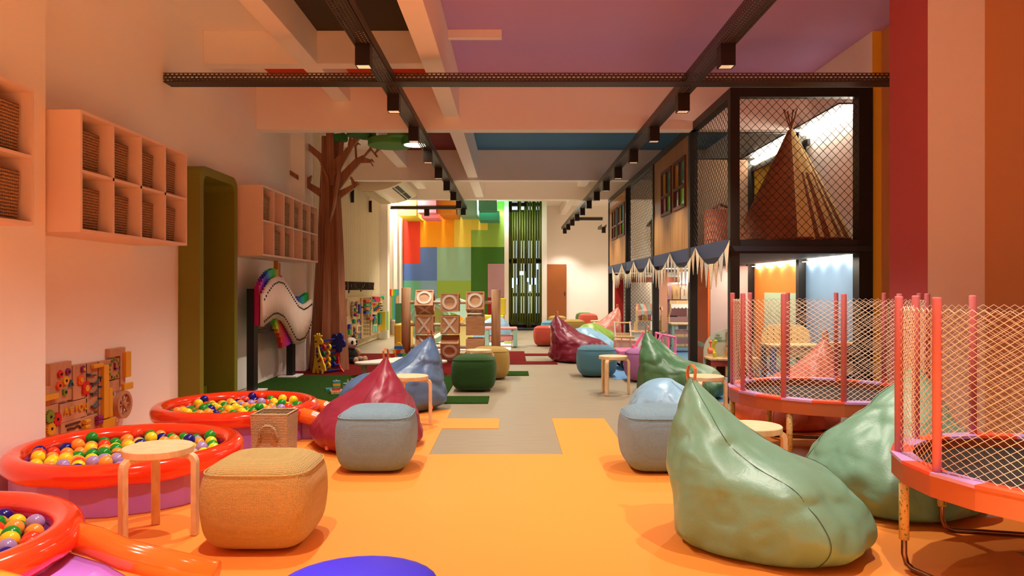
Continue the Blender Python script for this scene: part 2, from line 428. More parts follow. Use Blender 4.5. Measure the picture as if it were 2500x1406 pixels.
# spotlights
LAMPI = mat('lamp_reflector', rgb(240, 220, 180), rough=0.25, metal=0.6, emit=((1, 0.85, 0.6, 1), 0.25))
LW, LHT = 0.118, 0.172
def lamp_proto():
    t = thing('spotlight', 'x', 'spotlight')
    mb = MB(); h = LW/2; i = h-0.008
    # hollow box open below
    mb.box((-h, -h, -0.012), (h, h, 0))
    mb.box((-h, -h, -LHT), (h, -i, -0.012)); mb.box((-h, i, -LHT), (h, h, -0.012)); mb.box((-h, -i, -LHT), (-i, i, -0.012)); mb.box((i, -i, -LHT), (h, i, -0.012))
    mb.build('housing', mat('lamp_housing', rgb(26, 12, 9), rough=0.45), t)
    mb = MB(); mb.loft([[(-i, -i, -LHT+0.004), (i, -i, -LHT+0.004), (i, i, -LHT+0.004), (-i, i, -LHT+0.004)], [(-0.025, -0.025, -LHT+0.07), (0.025, -0.025, -LHT+0.07), (0.025, 0.025, -LHT+0.07), (-0.025, 0.025, -LHT+0.07)]], cap=False)
    mb.add([(-0.025, -0.025, -LHT+0.07), (0.025, -0.025, -LHT+0.07), (0.025, 0.025, -LHT+0.07), (-0.025, 0.025, -LHT+0.07)], [(0, 1, 2, 3)])
    mb.build('reflector', LAMPI, t)
    MB().box((-0.02, -0.02, 0), (0.02, 0.02, 0.002)).build('mount', BLACK, t)
    return t
LP = lamp_proto(); first = True
SPOTS = []
LTOP = TZ-0.005
for X, n, k0, where in ((-1.19, 9, 0, 'tray above the beanbags on the left'), (1.72, 13, 0, 'tray beside the mesh play structure')):
    for k in range(n):
        Y = 5.84+1.49*k
        if 6.7 < Y-0.06 < 7.05 : Y = 7.2
        lab = 'black cube spotlight, %s from the front under the %s' % (ORD[k], where)
        if first: o = LP; o.location = (X, Y, LTOP); tag(o, lab, None, 'cube spotlights under the trays'); first = False
        else: dup(LP, lab, (X, Y, LTOP), 0, 'cube spotlights under the trays')
        SPOTS.append((X, Y))
dup(LP, 'black cube spotlight alone in the middle of the short tray before the colourful blocks', (-2.1, 17.92, LTOP-0.002), 0, 'cube spotlights under the trays'); SPOTS.append((-2.1, 17.92))
dup(LP, 'black cube spotlight at the far corner beside the play structure and peach wall', (2.95, 23.4, LTOP-0.002), 0, 'cube spotlights under the trays'); SPOTS.append((2.95, 23.4))
tray('stub of perforated cable tray in the far corner by the peach wall', (2.87, 23.2), (3.02, 24.3), 'y', TZ-0.002)
EXTRA = [(X, 5.84-1.49*k) for X in (-1.19, 1.72) for k in (1, 2, 3, 4)]  # both rows continued out of view, the rearmost as added fill
# ================================================================ LEFT WALL
ZT, ZBm = 2.434, 1.622         # cabinets' top and bottom
def basket_shape(w, d, h, parent, m, handle_m, hang=True):
    """open box with slightly tapered woven walls"""
    mb = MB(); t = 0.012; k = 0.93
    o0 = [(-w/2*k, -d/2*k, 0), (w/2*k, -d/2*k, 0), (w/2*k, d/2*k, 0), (-w/2*k, d/2*k, 0)]
    o1 = [(-w/2, -d/2, h), (w/2, -d/2, h), (w/2, d/2, h), (-w/2, d/2, h)]
    a, b = w/2-t, d/2-t
    i1 = [(-a, -b, h), (a, -b, h), (a, b, h), (-a, b, h)]
    i0 = [(-a*k, -b*k, 0.012), (a*k, -b*k, 0.012), (a*k, b*k, 0.012), (-a*k, b*k, 0.012)]
    mb.loft([o0, o1, i1, i0])
    mb.build('weave', m, parent)
    mb = MB(); mb.smooth = True
    e = 0.006
    mb.tube([(-w/2+e, -d/2+e, h), (w/2-e, -d/2+e, h), (w/2-e, d/2-e, h), (-w/2+e, d/2-e, h)], 0.010, 8, closed=True)
    mb.build('rim', handle_m, parent)
def make_basket(name, label, w, d, h, m, hm, group):
    t = thing(name, label, 'basket', group=group); basket_shape(w, d, h, t, m, hm)
    return t
def cabinet(name, label, y0, y1, cols, xw, shelf_depth_x, where):
    t = thing(name, label, 'cabinet', (0, 0, 0)); XF = -2.86; th = 0.022
    MB().box((xw, y0, ZT-th), (XF, y1, ZT)).build('top_board', CAB, t)
    MB().box((xw, y0, ZBm), (XF, y1, ZBm+th)).build('bottom_board', CAB, t)
    MB().box((xw, y0+th, (ZT+ZBm)/2-th/2), (XF, y1-th, (ZT+ZBm)/2+th/2)).build('shelf', CAB, t)
    MB().box((xw, y0, ZBm+th), (xw+0.012, y1, ZT-th)).build('back_board', CAB, t)
    st = (y1-y0-th)/cols
    for i in range(cols+1):
        MB().box((xw+0.012, y0+i*st, ZBm+th), (XF, y0+i*st+th, ZT-th)).build('side_board' if i in (0, cols) else 'divider', CAB, t)
    return t, st
CW = 0.30
bk0 = None
def put_baskets(y0, st, cols, skip, xc, which, prox=1.0, group='wicker baskets in the wall cubes', depth=0.24):
    global bk0
    for r in range(2):
        for c in range(cols):
            if (r, c) in skip: continue
            z = ZBm+0.0225 if r else (ZT+ZBm)/2+0.0115
            lab = 'wicker basket in the %s row, %s cube along, of the %s' % ('lower' if r else 'upper', ORD[c], which)
            loc = (xc, y0+0.022+st*c+(st-0.022)/2-0.012, z)
            if bk0 is None:
                bk0 = make_basket('wicker_basket', lab, depth, 0.33, 0.285, WICK, WICK, group); bk0.location = loc
            else:
                n = dup(bk0, lab, loc, 0, group)
                if prox != 1.0: n.scale = (prox, 1, 1)
cabA, st = cabinet('cube_cabinet', 'peach wall cabinet of eight cubes, each holding a wicker basket, above the middle ball pit', 4.82, 6.40, 4, -3.312, 0, '')
put_baskets(4.82, st, 4, [], -3.06, 'eight-cube cabinet')
cabB, st2 = cabinet('cube_cabinet', 'long peach wall cabinet of twelve cubes, some empty, beside the brown tree', 8.34, 10.71, 6, -3.312, 0, '')
put_baskets(8.34, st2, 6, [(0, 1), (1, 0), (1, 3)], -3.02, 'twelve-cube cabinet')
cabC, st3 = cabinet('cube_cabinet', 'peach wall cabinet cut off by the picture edge, two wicker baskets showing', 2.75, 4.35, 4, -3.078, 0, '')
put_baskets(2.75, st3, 4, [(0, 0), (0, 1), (1, 0), (1, 1)], -2.985, 'cabinet at the picture edge', prox=0.62)

# green door portal
OLIVE = mat('portal_olive', rgb(122, 122, 30), rough=0.6)
t = thing('door_portal', 'tall olive green door surround with rounded corners beside the ball pits', 'door surround')
def rrect(y0, y1, z0, z1, r, n=6):
    p = [(y0, z0), (y1, z0)]
    p += [(y1-r+r*math.cos(a), z1-r+r*math.sin(a)) for a in [PI/2*i/n for i in range(n+1)]]
    p += [(y0+r-r*math.sin(a), z1-r+r*math.cos(a)) for a in [PI/2*i/n for i in range(n+1)]]
    return p
X1 = -3.10
oo, ii = rrect(7.22, 8.21, 0.0, 2.48, 0.13), rrect(7.31, 8.12, 0.02, 2.39, 0.09)
mb = MB(); n = len(oo)
vs = [(X1, y, z) for y, z in oo]+[(X1, y, z) for y, z in ii]+[(-3.314, y, z) for y, z in oo]+[(-3.9, y, z) for y, z in ii]
fs = []
for i in range(n):
    j = (i+1) % n
    fs += [(i, j, n+j, n+i), (2*n+i, 2*n+j, j, i), (n+i, n+j, 3*n+j, 3*n+i)]
mb.add(vs, fs); o = mb.build('surround', OLIVE, t)
MB().box((-3.9, 7.32, 0.02), (-3.86, 8.11, 2.38)).build('inner_panel', OLIVE, t)
MB().box((-3.85, 7.325, 0.025), (-3.4, 8.105, 0.16)).build('step', OLIVE, t)
MB().cb((-3.2, 7.335, 1.32), (0.03, 0.05, 0.025)).cb((-3.2, 7.36, 1.32), (0.09, 0.02, 0.025)).cb((-3.2, 7.32, 1.2), (0.03, 0.02, 0.06)).build('door_handle', BLACK2, t)
t['label'] = 'tall olive green door surround with rounded corners beside the ball pits'

# ---- wooden busy board on the wall (read off the picture, on the wall plane)
XB = -3.27
def bz(zx, zy, X=XB): return side(90+zx/5.624, 830+zy/5.624, X)
t = thing('busy_board', 'wooden busy board of letters, gears, clock and flowers on the wall behind the ball pit', 'busy board')
def panel(tl, br, name='panel', m=BOARDW, x0=-3.315, x1=XB, parent=None):
    ya, za = bz(*tl); yb, zb = bz(*br)
    return MB().box((x0, ya, zb), (x1, yb, za)).build(name, m, parent or t, bevel=0.004)
for tl, br in (((190, 330), (480, 815)), ((60, 655), (190, 890)), ((498, 352), (690, 785)), ((672, 325), (835, 965)), ((860, 296), (1132, 520)), ((950, 580), (1132, 692)),
               ((1010, 125), (1218, 205)), ((1150, 206), (1218, 610)), ((60, 930), (297, 1310)), ((335, 1150), (607, 1330)), ((610, 1075), (835, 1300)), ((855, 521), (948, 1150)), ((1000, 785), (1100, 1040))):
    panel(tl, br)
lp = panel((320, 890), (692, 1040), 'letter_panel')
YEL = plain(226, 162, 40); GRY = plain(70, 84, 92); RED = plain(206, 34, 34); ORA = plain(230, 92, 40); PUR = plain(140, 40, 110); GRN = plain(122, 142, 44); GRB = plain(70, 104, 110)
for tl, br in (((875, 350), (945, 1060)), ((950, 665), (995, 1045)), ((1178, 165), (1250, 500)), ((735, 340), (868, 368)), ((860, 1110), (1030, 1180)), ((1155, 605), (1280, 660)), ((60, 770), (250, 800))):
    panel(tl, br, 'chute', YEL, XB, XB+0.03)
def shape(c, r, n, m, name, depth=0.016, rot=0.0, hole=True, prof=None, sy=1.0):
    y, z = bz(*c); k = n if prof is None else prof[0]
    r *= .72; pts = []
    N = k if prof is None else 120
    for i in range(N):
        a = rot+2*PI*i/N
        q = r if prof is None else r*prof[1](a)
        pts.append((y+q*math.cos(a), z+q*math.sin(a)))
    mb = MB(); mb.prism(pts, 'x', XB, XB+depth)
    o = mb.build(name, m, t)
    if hole: MB().cyl((XB+depth, y, z), (XB+depth+0.004, y, z), 0.010, 12).build('hub', BLACK, o)
    return o
shape((308, 470), .043, 5, RED, 'pentagon_knob', rot=PI/2); shape((415, 435), .036, 8, PUR, 'octagon_knob'); shape((290, 625), .043, 6, ORA, 'hexagon_knob')
shape((378, 558), .044, 28, YEL, 'round_knob'); shape((455, 605), .045, 3, GRB, 'triangle_knob', rot=PI/2); shape((370, 715), .042, 4, GRN, 'square_knob', rot=PI/4)
fl5 = (5, lambda a: 0.72+0.28*abs(math.cos(2.5*a)))
for c, r, m in (((622, 400), .038, PUR), ((585, 548), .055, ORA), ((662, 662), .078, RED)):
    o = shape(c, r, 5, m, 'flower', prof=fl5, rot=PI/2, hole=False); y, z = bz(*c)
    MB().cyl((XB+.016, y, z), (XB+.022, y, z), r*0.32, 20).build('flower_centre', YEL, o)
gear = (16, lambda a: 1.0 if math.sin(16*a) > 0 else 0.85)
for c, m in (((165, 1055), GRN), ((260, 1088), RED), ((178, 1218), YEL)): shape(c, .068, 16, m, 'gear', prof=gear)
y, z = bz(1150, 885)
wmb = MB(); wmb.ringprism(.115, .088, 'x', XB, XB+.04, (y, z), 40)
for k in range(8):
    a = PI/4*k; wmb.tube([(XB+.02, y+.02*math.cos(a), z+.02*math.sin(a)), (XB+.02, y+.095*math.cos(a), z+.095*math.sin(a))], .008, 6)
wmb.cyl((XB, y, z), (XB+.045, y, z), .024, 20); wmb.build('spoked_wheel', BOARDW, t)
for a, b in (((690, 460), (690, 500)), ((732, 585), (732, 615)), ((732, 725), (732, 755)), ((842, 500), (842, 530)), ((842, 630), (842, 655)), ((842, 790), (842, 815))):
    y, z = bz(*a); y2, z2 = bz(*b)
    s = 1 if a[0] < 800 else -1
    MB().box((XB, y-.008, z2), (XB+.03, y+.008, z)).tube([(XB+.012, y, z2+.004), (XB+.012, y+s*.10, z2-(0.0 if s > 0 else .05))], .006, 6).build('marble_peg', GRY, t)
pa = [bz(zx, zy) for zx, zy in ((730, 910), (770, 930), (805, 915), (832, 885))]
MB().tube([(XB+.012, y, z) for y, z in pa], .009, 6).build('curved_peg', GRY, t)
for i, ch in enumerate('AEIOU'):
    y, z = bz(388+i*67, 985-i*18); text(ch, 'raised_letter', YEL, lp, (XB+.008, y, z), (PI/2, 0, PI/2), .072, .006)
yc, zc = bz(1058, 395)
for k in range(12):
    a = PI/2-2*PI*(k+1)/12
    text(str(k+1), 'clock_numeral', GRN, t, (XB+.006, yc+.078*math.cos(a), zc+.074*math.sin(a)), (PI/2, 0, PI/2), .032, .005, bold=.001)
MB().box((XB, yc-.006, zc-.005), (XB+.016, yc+.006, zc+.05)).build('clock_hand', PUR, t)
MB().box((XB, yc-.006, zc-.006), (XB+.016, yc+.05, zc+.004)).build('clock_hand', PUR, t)
for c, m in (((645, 1120), YEL), ((645, 1195), YEL), ((820, 1063), PUR), ((820, 1133), PUR)):
    y, z = bz(*c); MB().cyl((XB+.02, y-.03, z), (XB+.02, y+.03, z), .018, 16).build('roller', m, t)
pa = [bz(zx, zy) for zx, zy in ((412, 1235), (460, 1215), (510, 1210), (545, 1180), (575, 1180), (592, 1210))]
MB().tube([(XB+.003, y, z) for y, z in pa], .009, 6).build('wavy_track', mat('groove', rgb(84, 44, 26)), t)
pa = [bz(390, 1180), bz(585, 1120)]
MB().tube([(XB+.003, y, z) for y, z in pa], .008, 6).build('straight_track', MATS['groove'], t)

# ---- wall xylophone: two black posts, a wave of pale pipes, coloured resonator boxes behind
XP = -2.98
topc = [(305, 315), (345, 235), (400, 160), (450, 135), (500, 150), (545, 220), (600, 310), (640, 375), (690, 405), (730, 385), (772, 352)]
botc = [(305, 620), (350, 580), (400, 540), (440, 530), (500, 560), (540, 620), (580, 700), (620, 775), (650, 785), (700, 760), (740, 690), (772, 600)]
def curve(c):
    return [side(560+a/3.906, 640+b/3.906, XP) for a, b in c]
tc, bc = curve(topc), curve(botc)
def interp(c, y):
    for (y0, z0), (y1, z1) in zip(c, c[1:]):
        if y0 <= y <= y1: return z0+(z1-z0)*(y-y0)/(y1-y0)
    return c[0][1] if y < c[0][0] else c[-1][1]
t = thing('wall_chime', 'wave shaped chime panel of pale upright pipes with rainbow boxes behind, on black posts', 'musical panel')
PIPE = mat('pipe_pale', rgb(238, 214, 196), rough=0.4)
N = 36; ya, yb = tc[0][0]+.03, tc[-1][0]-.02
def rainbow(f):
    import colorsys
    r, g, b = colorsys.hsv_to_rgb(f % 1.0, 0.88, 0.72); return (int(r*255), int(g*255), int(b*255))
for i in range(N):
    y = ya+(yb-ya)*i/(N-1); zt, zb = interp(tc, y), interp(bc, y)
    mb = MB(); mb.smooth = True; mb.cyl((XP, y, zb), (XP, y, zt), .027, 12)
    mb.smooth = False; mb.cur = 1
    for z in (zt-.07, zb+.06): mb.cyl((XP+.018, y, z), (XP+.034, y, z), .012, 10)
    mb.build('pipe', [PIPE, BLACK2], t)
    q = i/(N-1); ph = 0.83-2.2*q if q < 0.45 else 0.12-0.9*(q-0.45)
    c = rainbow((0.92-0.92*min(1, q*2.6)) if q < 0.39 else (1.02-1.0*(q-0.39)*1.1))
    dz = 0.13+(0.12 if i in (12, 13) else 0.0) - 0.09*max(0, 1-abs(i-19)/7.0)
    lo = 0.10 if i < 9 else 0.05+0.30*max(0, 1-abs(i-15)/7.0)
    if i < 4: lo = 0.05
    MB().box((XP-.085, y-.027, zb-lo+.06), (XP-.032, y+.027, zt+dz-.03)).build('resonator_box', plain(*c), t)
for y, z1 in ((8.70, 1.24), (10.22, 0.75)):
    p = MB().box((-3.15, y-.07, 0.012), (-3.065, y+.07, z1)).build('post', BLACK, t)
    MB().box((-3.24, y-.17, 0.012), (-2.98, y+.17, 0.028)).build('base_plate', WHITE, p)
MB().box((-3.12, 8.7, .70), (-3.07, 10.3, .74)).build('rail', BLACK, t)

# ---- slatted wall panel, alphabet, sensory board
t = thing('slat_panel', 'cream upright slat cladding behind the tree and the toy pegboard', 'wall panel')
mb = MB(); y = 11.31
while y < 17.95:
    mb.box((-3.315, y, 0.02), (-3.275, y+.066, 3.98)); y += .088
mb.build('slat', mat('slat_cream', rgb(228, 212, 180), rough=0.6), t)
MB().box((-3.315, 11.31, 0.0), (-3.30, 17.97, 4.0)).build('backing', mat('slat_back', rgb(206, 188, 156), rough=0.7), t)
t = thing('alphabet_sign', 'dark brown capital letters of the alphabet on the slats above the toy pegboard', 'sign')
LB = mat('letter_brown', rgb(52, 28, 18), rough=0.6)
for i, ch in enumerate('ABCDEFGHIJKLMNOPQRSTUVWXYZ'):
    text(ch, 'letter', LB, t, (-3.263, 13.12+i*.1595, 1.283), (PI/2, 0, PI/2), .25, .012, bold=.001, sx=.70)

t = thing('sensory_board', 'long plywood pegboard of hanging toys and coloured pegs on the slatted wall', 'pegboard')
XS = -3.20
def sz(zx, zy, X=XS): return side(830+zx/9.37, 700+zy/9.37, X)
MB().box((-3.273, 13.2, .17), (XS, 17.94, 1.07)).build('board', PLY, t)
def sbox(tl, br, m, name, d=.05, parent=None, x0=XS):
    ya, za = sz(*tl); yb, zb = sz(*br)
    if yb < ya: ya, yb = yb, ya
    return MB().box((x0, ya, min(za, zb)), (x0+d, yb, max(za, zb))).build(name, m, parent or t)
sbox((460, 262), (496, 1170), OAK, 'divider', .03); sbox((680, 250), (712, 1105), OAK, 'divider', .03)
fr = sbox((500, 255), (680, 1130), mat('peg_board_tan', rgb(186, 158, 112)), 'peg_panel', .008)
for r in range(6):
    for c in range(7):
        ya, za = sz(516+c*24, 655+r*84); MB().box((XS+.008, ya-.012, za-.03), (XS+.014, ya+.012, za+.03)).build('peg_slot', mat('slot_dark', rgb(96, 72, 44)), fr)
RB = [(214, 40, 34), (232, 120, 40), (236, 200, 50), (60, 160, 70), (30, 130, 130), (40, 50, 160), (120, 50, 140)]
def bar(x0, x1, y0, y1, cols, name):
    ya, za = sz(x0, y0); yb, zb = sz(x1, y1); n = len(cols)
    o = None
    for i, c in enumerate(cols):
        mb = MB().box((XS+.02, ya+(yb-ya)*i/n, za-.055), (XS+.09, ya+(yb-ya)*(i+1)/n, za+.0))
        if o is None: o = mb.build(name, plain(*c), t)
        else: mb.build('segment', plain(*c), o)
bar(502, 725, 300, 345, [RB[0], RB[0], RB[1], RB[3], RB[4], RB[5]], 'peg_bar'); bar(502, 660, 385, 425, [RB[3], RB[3], RB[4], RB[0]], 'peg_bar')
bar(502, 640, 470, 515, [(200, 100, 80), (200, 100, 80), RB[3], RB[6]], 'peg_bar'); bar(502, 625, 560, 605, [RB[5], RB[5], RB[4], RB[3]], 'peg_bar')
bar(592, 765, 700, 750, [(200, 90, 76), (200, 90, 76), RB[5], RB[3]], 'peg_bar')
for i in range(4):
    sbox((724+i*37, 230), (746+i*37, 345), plain(220, 50, 100), 'paddle', .07)
    ab = sbox((724+i*35, 385), (742+i*35, 565), OAK, 'bead_frame', .02)
    for k in range(6):
        ya, za = sz(752+i*34, 400+k*29); MB().sph((XS+.035, ya, za), .022, 8).build('bead', plain(*RB[(k+i) % 6]), ab)
def disc(c, ry, rz, m, name, d=.03):
    y, z = sz(*c); n = 24
    return MB().prism([(y+ry*math.cos(2*PI*k/n), z+rz*math.sin(2*PI*k/n)) for k in range(n)], 'x', XS, XS+d).build(name, m, t)
for c in ((268, 520), (392, 500), (150, 470)): disc(c, .13, .17, OAK, 'toy_back')
sbox((380, 405), (428, 605), plain(46, 44, 150), 'lock_plate', .06); sbox((425, 455), (455, 480), plain(20, 90, 60), 'knob', .12)
y, z = sz(268, 520)
mb = MB()
for k in range(5): mb.tube([(XS+.03, y-.2, z+.12-.06*k), (XS+.09, y-.05, z+.15-.06*k), (XS+.09, y+.12, z+.12-.06*k), (XS+.03, y+.2, z+.13-.06*k)], .006, 6)
wb = mb.build('bead_wire', BLACK, t)
for k in range(14):
    MB().sph((XS+.09, y-.12+.26*R.random(), z-.14+.3*R.random()), .026, 8).build('bead', plain(*RB[k % 7]), wb)
disc((290, 790), .05, .045, plain(40, 150, 120), 'turtle', .05)
for i, c in enumerate(((335, 790), (375, 785), (415, 770), (455, 765))): disc(c, .06, .03, plain(*[(180, 150, 50), (90, 60, 150), (60, 60, 170), (224, 110, 60)][i]), 'wooden_fish', .04)
sbox((170, 860), (205, 960), plain(60, 50, 170), 'sliding_door', .05); sbox((172, 985), (206, 1085), plain(60, 170, 70), 'sliding_door', .05)
sbox((228, 920), (255, 1235), OAK, 'track', .04); mz = sbox((260, 920), (315, 1225), PLY, 'bead_maze', .02)
for k in range(18):
    ya, za = sz(270+12*(k % 4), 935+17*k); MB().sph((XS+.04, ya, za), .024, 8).build('bead', plain(*RB[(k*3) % 7]), mz)
ho = sbox((345, 900), (440, 1030), CREAM, 'toy_house', .04)
for k in range(5): 
    ya, za = sz(378+k*12, 960); MB().box((XS+.04, ya-.012, za-.05), (XS+.05, ya+.012, za+.05)).build('xylophone_bar', plain(*RB[k]), ho)
for k in range(6): sbox((328+k*23, 1120-k*6), (349+k*23, 1175-k*6), plain(*RB[(k+1) % 7]), 'colour_tile', .03)
sbox((725, 635), (740, 680), BLACK, 'hook', .06); y, z = sz(790, 640)
MB().ringprism(.05, .03, 'x', XS, XS+.04, (y, z), 20, PI, 2*PI).build('wrench', plain(30, 110, 90), t)
sbox((725, 740), (775, 850), plain(40, 120, 100), 'glove', .05); sbox((855, 600), (905, 855), plain(24, 118, 92), 'saw', .06); sbox((815, 640), (830, 840), plain(150, 140, 120), 'pliers', .03)
disc((940, 815), .09, .035, plain(196, 60, 50), 'gauge', .06)
for i, m in enumerate(((96, 180, 160), (96, 180, 160), (190, 140, 60))): sbox((725+i*54, 905), (770+i*54, 1035-10*i), plain(*m), 'maze_plate', .03)
for i, m in enumerate(((240, 206, 50), (90, 190, 230), (230, 200, 70), (140, 200, 70))):
    sbox((915+i*9, 565), (938+i*9, 985), plain(*m), 'tube_stripe', .13-.02*i, x0=XS+.03*i)
for k in range(4):
    ya, za = sz(880+22*(k % 2), 390+50*k); MB().cb((XS+.04, ya, za), (.07, .1, .03)).build('clip', plain(90, 84, 70), t)
disc((935, 250), .05, .05, plain(40, 190, 170), 'spinner', .08); sbox((870, 255), (915, 315), plain(190, 150, 40), 'latch_box', .06)

# ---- loose plank on the pilaster
o = MB().prism([(pt(a, b, 10.86).x, pt(a, b, 10.86).z) for a, b in ((706, 414), (706, 425), (728, 439), (728, 428))], 'y', 10.845, 10.879).build('wall_plank', WALNUT)
o2 = fix_normals(o); tag(o2, 'short brown plank stuck on the wall above the long wall cabinet', 'plank')

# ---- air conditioner
t = thing('air_conditioner', 'white ceiling air conditioner with a curved belly and dark vent slots', 'air conditioner')
ACW = mat('ac_white', rgb(232, 220, 196), rough=0.4)
prof = [(-3.12, 3.30), (-3.10, 3.235), (-2.98, 3.225), (-2.8, 3.235), (-2.66, 3.255), (-2.52, 3.29), (-2.40, 3.335), (-2.32, 3.375), (-2.26, 3.40), (-2.24, 3.43), (-2.24, 3.50), (-3.12, 3.50)]
MB().prism(prof, 'y', 14.85, 17.1).build('casing', ACW, t, bevel=.01)
for y0, y1 in ((14.98, 15.95), (16.02, 16.95)):
    MB().prism([(-2.42, 3.322), (-2.345, 3.358), (-2.345, 3.364), (-2.42, 3.330)], 'y', y0, y1).build('vent_slot', BLACK2, t)
    MB().prism([(-2.47, 3.300), (-2.445, 3.312), (-2.445, 3.318), (-2.47, 3.306)], 'y', y0, y1).build('vent_slot', BLACK2, t)
MB().box((-3.07, 14.88, 3.219), (-2.84, 17.07, 3.227)).build('grille', mat('grille', rgb(196, 180, 150), bump=('noise', 60, 1.0, .02)), t)
for k, c in enumerate(((190, 60, 40), (190, 60, 40), (60, 120, 50))): MB().cb((-2.36+.05*k, 17.105, 3.38+.012*k), (.025, .01, .015)).build('indicator', plain(*c), t)
for y in (14.72, 16.6):
    MB().box((-3.26, y-.03, 2.98), (-3.2, y+.03, 3.24)).build('bracket', BLACK, t)

# ---- tree of planks
t = thing('plank_tree', 'tall brown tree built of wood planks with bare angular branches by the wall', 'tree decoration')
YT = 11.05
def trunk_ring(cx, hw, z, hd):
    # star-like section: fins
    k = [(-1, .15), (-.75, -.55), (-.32, -.42), (-.2, -1), (.12, -1), (.2, -.5), (.7, -.62), (1, 0.1), (.6, .8), (-.6, .8)]
    return [(cx+hw*a, YT+hd*b, z) for a, b in k]
rings = []
for py, x0, x1 in ((904, 752, 852), (800, 759, 847), (700, 766, 842), (600, 772, 838), (485, 779, 832), (430, 781, 831), (395, 784, 829)):
    a, b = pt(x0, py, YT), pt(x1, py, YT); rings.append(trunk_ring((a.x+b.x)/2, (b.x-a.x)/2, max(.008, a.z), .22-.10*(904-py)/510))
rings.append([(p[0], p[1], 3.55) for p in rings[-1]])
MB().loft(rings).build('trunk', WALNUT, t)
def branch(poly, y0, d, ztop=None):
    p = [(pt(a, b, y0).x, pt(a, b, y0).z) for a, b in poly]
    if ztop:
        p = [(x, ztop if z > 3.58 else z) for x, z in p]
    o = MB().prism(p, 'y', y0, y0+d).build('branch', WALNUT, t); return fix_normals(o)
Zp = lambda L: [(700+a/5.62, 310+b/5.62) for a, b in L]
branch(Zp([(530, 80), (628, 80), (650, 430), (650, 800), (545, 800), (545, 430)]), 10.92, .07, 4.0)
branch(Zp([(300, 225), (545, 420), (560, 600), (500, 560), (430, 440), (300, 320)]), 11.02, .06)
branch(Zp([(340, 660), (275, 700), (275, 835), (450, 955), (470, 850), (315, 765)]), 11.0, .06)
branch(Zp([(720, 860), (720, 650), (935, 435), (1060, 380), (1145, 275), (1165, 300), (1060, 410), (1010, 490), (860, 660)]), 10.98, .06)
branch(Zp([(1020, 400), (1060, 412), (1150, 445), (1165, 432), (1196, 470), (1188, 485), (1165, 462), (1158, 480), (1188, 530), (1175, 538), (1145, 488), (1000, 490)]), 10.99, .05)
branch(Zp([(1150, 275), (1205, 350), (1228, 325), (1228, 240), (1244, 240), (1244, 312), (1275, 292), (1283, 300), (1222, 358), (1250, 402), (1230, 416), (1140, 300)]), 11.0, .04)
branch(Zp([(1138, 170), (1160, 170), (1160, 290), (1138, 290)]), 11.01, .04)
branch(Zp([(928, 250), (975, 205), (990, 220), (1010, 235), (1005, 246), (980, 232), (952, 260), (962, 440), (938, 440)]), 11.03, .04)
branch(Zp([(745, 970), (700, 960), (740, 865), (895, 790), (868, 685), (885, 678), (930, 750), (955, 742), (990, 792)]), 10.95, .06)
branch(Zp([(650, 440), (640, 700), (715, 600), (885, 292), (1000, 148), (985, 132), (915, 135), (840, 262), (740, 370)]), 10.88, .07)
branch(Zp([(705, 390), (760, 370), (822, 80), (768, 80)]), 10.93, .05, 4.0)
branch(Zp([(858, 290), (890, 290), (905, 180), (880, 160), (898, 80), (868, 80), (835, 250)]), 10.90, .05, 4.0)
branch(Zp([(730, 530), (700, 560), (640, 1000), (590, 1290), (655, 1060), (715, 690)]), 10.78, .10)
branch(Zp([(450, 500), (495, 530), (575, 700), (575, 815), (520, 660), (470, 530)]), 10.80, .08)
branch(Zp([(628, 125), (665, 125), (660, 440), (640, 440)]), 11.1, .06)

# ---- green cloud discs under the ceiling
DG = mat('disc_green', rgb(92, 152, 74), rough=0.8); DG2 = mat('disc_green_deep', rgb(52, 118, 56), rough=0.8)
def disc3(label, cx, py, wpx, Y, m, lit=False):
    c = pt(cx, py, Y); r = wpx/2/F*Y; th = .10
    tt = thing('ceiling_disc', label, 'ceiling disc', (c.x, Y, c.z), group=None)
    mb = MB(); mb.lathe([(r-.008, 0), (r, .008), (r, th-.008), (r-.008, th)], n=48); mb.build('disc', m, tt)
    MB().cyl((0, 0, th), (0, 0, CEIL-c.z), .006, 6).build('hanging_rod', WHITE, tt)
    if lit: MB().lathe([(r*.82, -.006), (r*.82, .0)], n=40).build('lamp_diffuser', emis('disc_light', (1, .86, .6, 1), 9), tt)
disc3('largest pale green disc hung from the ceiling over the tree branches', 953, 357, 108, 10.6, DG)
disc3('deep green disc hung highest, right of the treetop', 877, 333, 60, 10.45, DG2)
disc3('green disc half hidden behind the highest deep green disc', 896, 338, 44, 11.3, DG2)
disc3('small green disc left of the treetop branches', 832, 345, 34, 10.9, DG2)
disc3('green disc above the lit one, near the tray spotlight', 976, 336, 60, 10.3, DG)
disc3('green rimmed disc with a bright round lamp beneath it', 1014, 354, 66, 10.0, DG2, True)

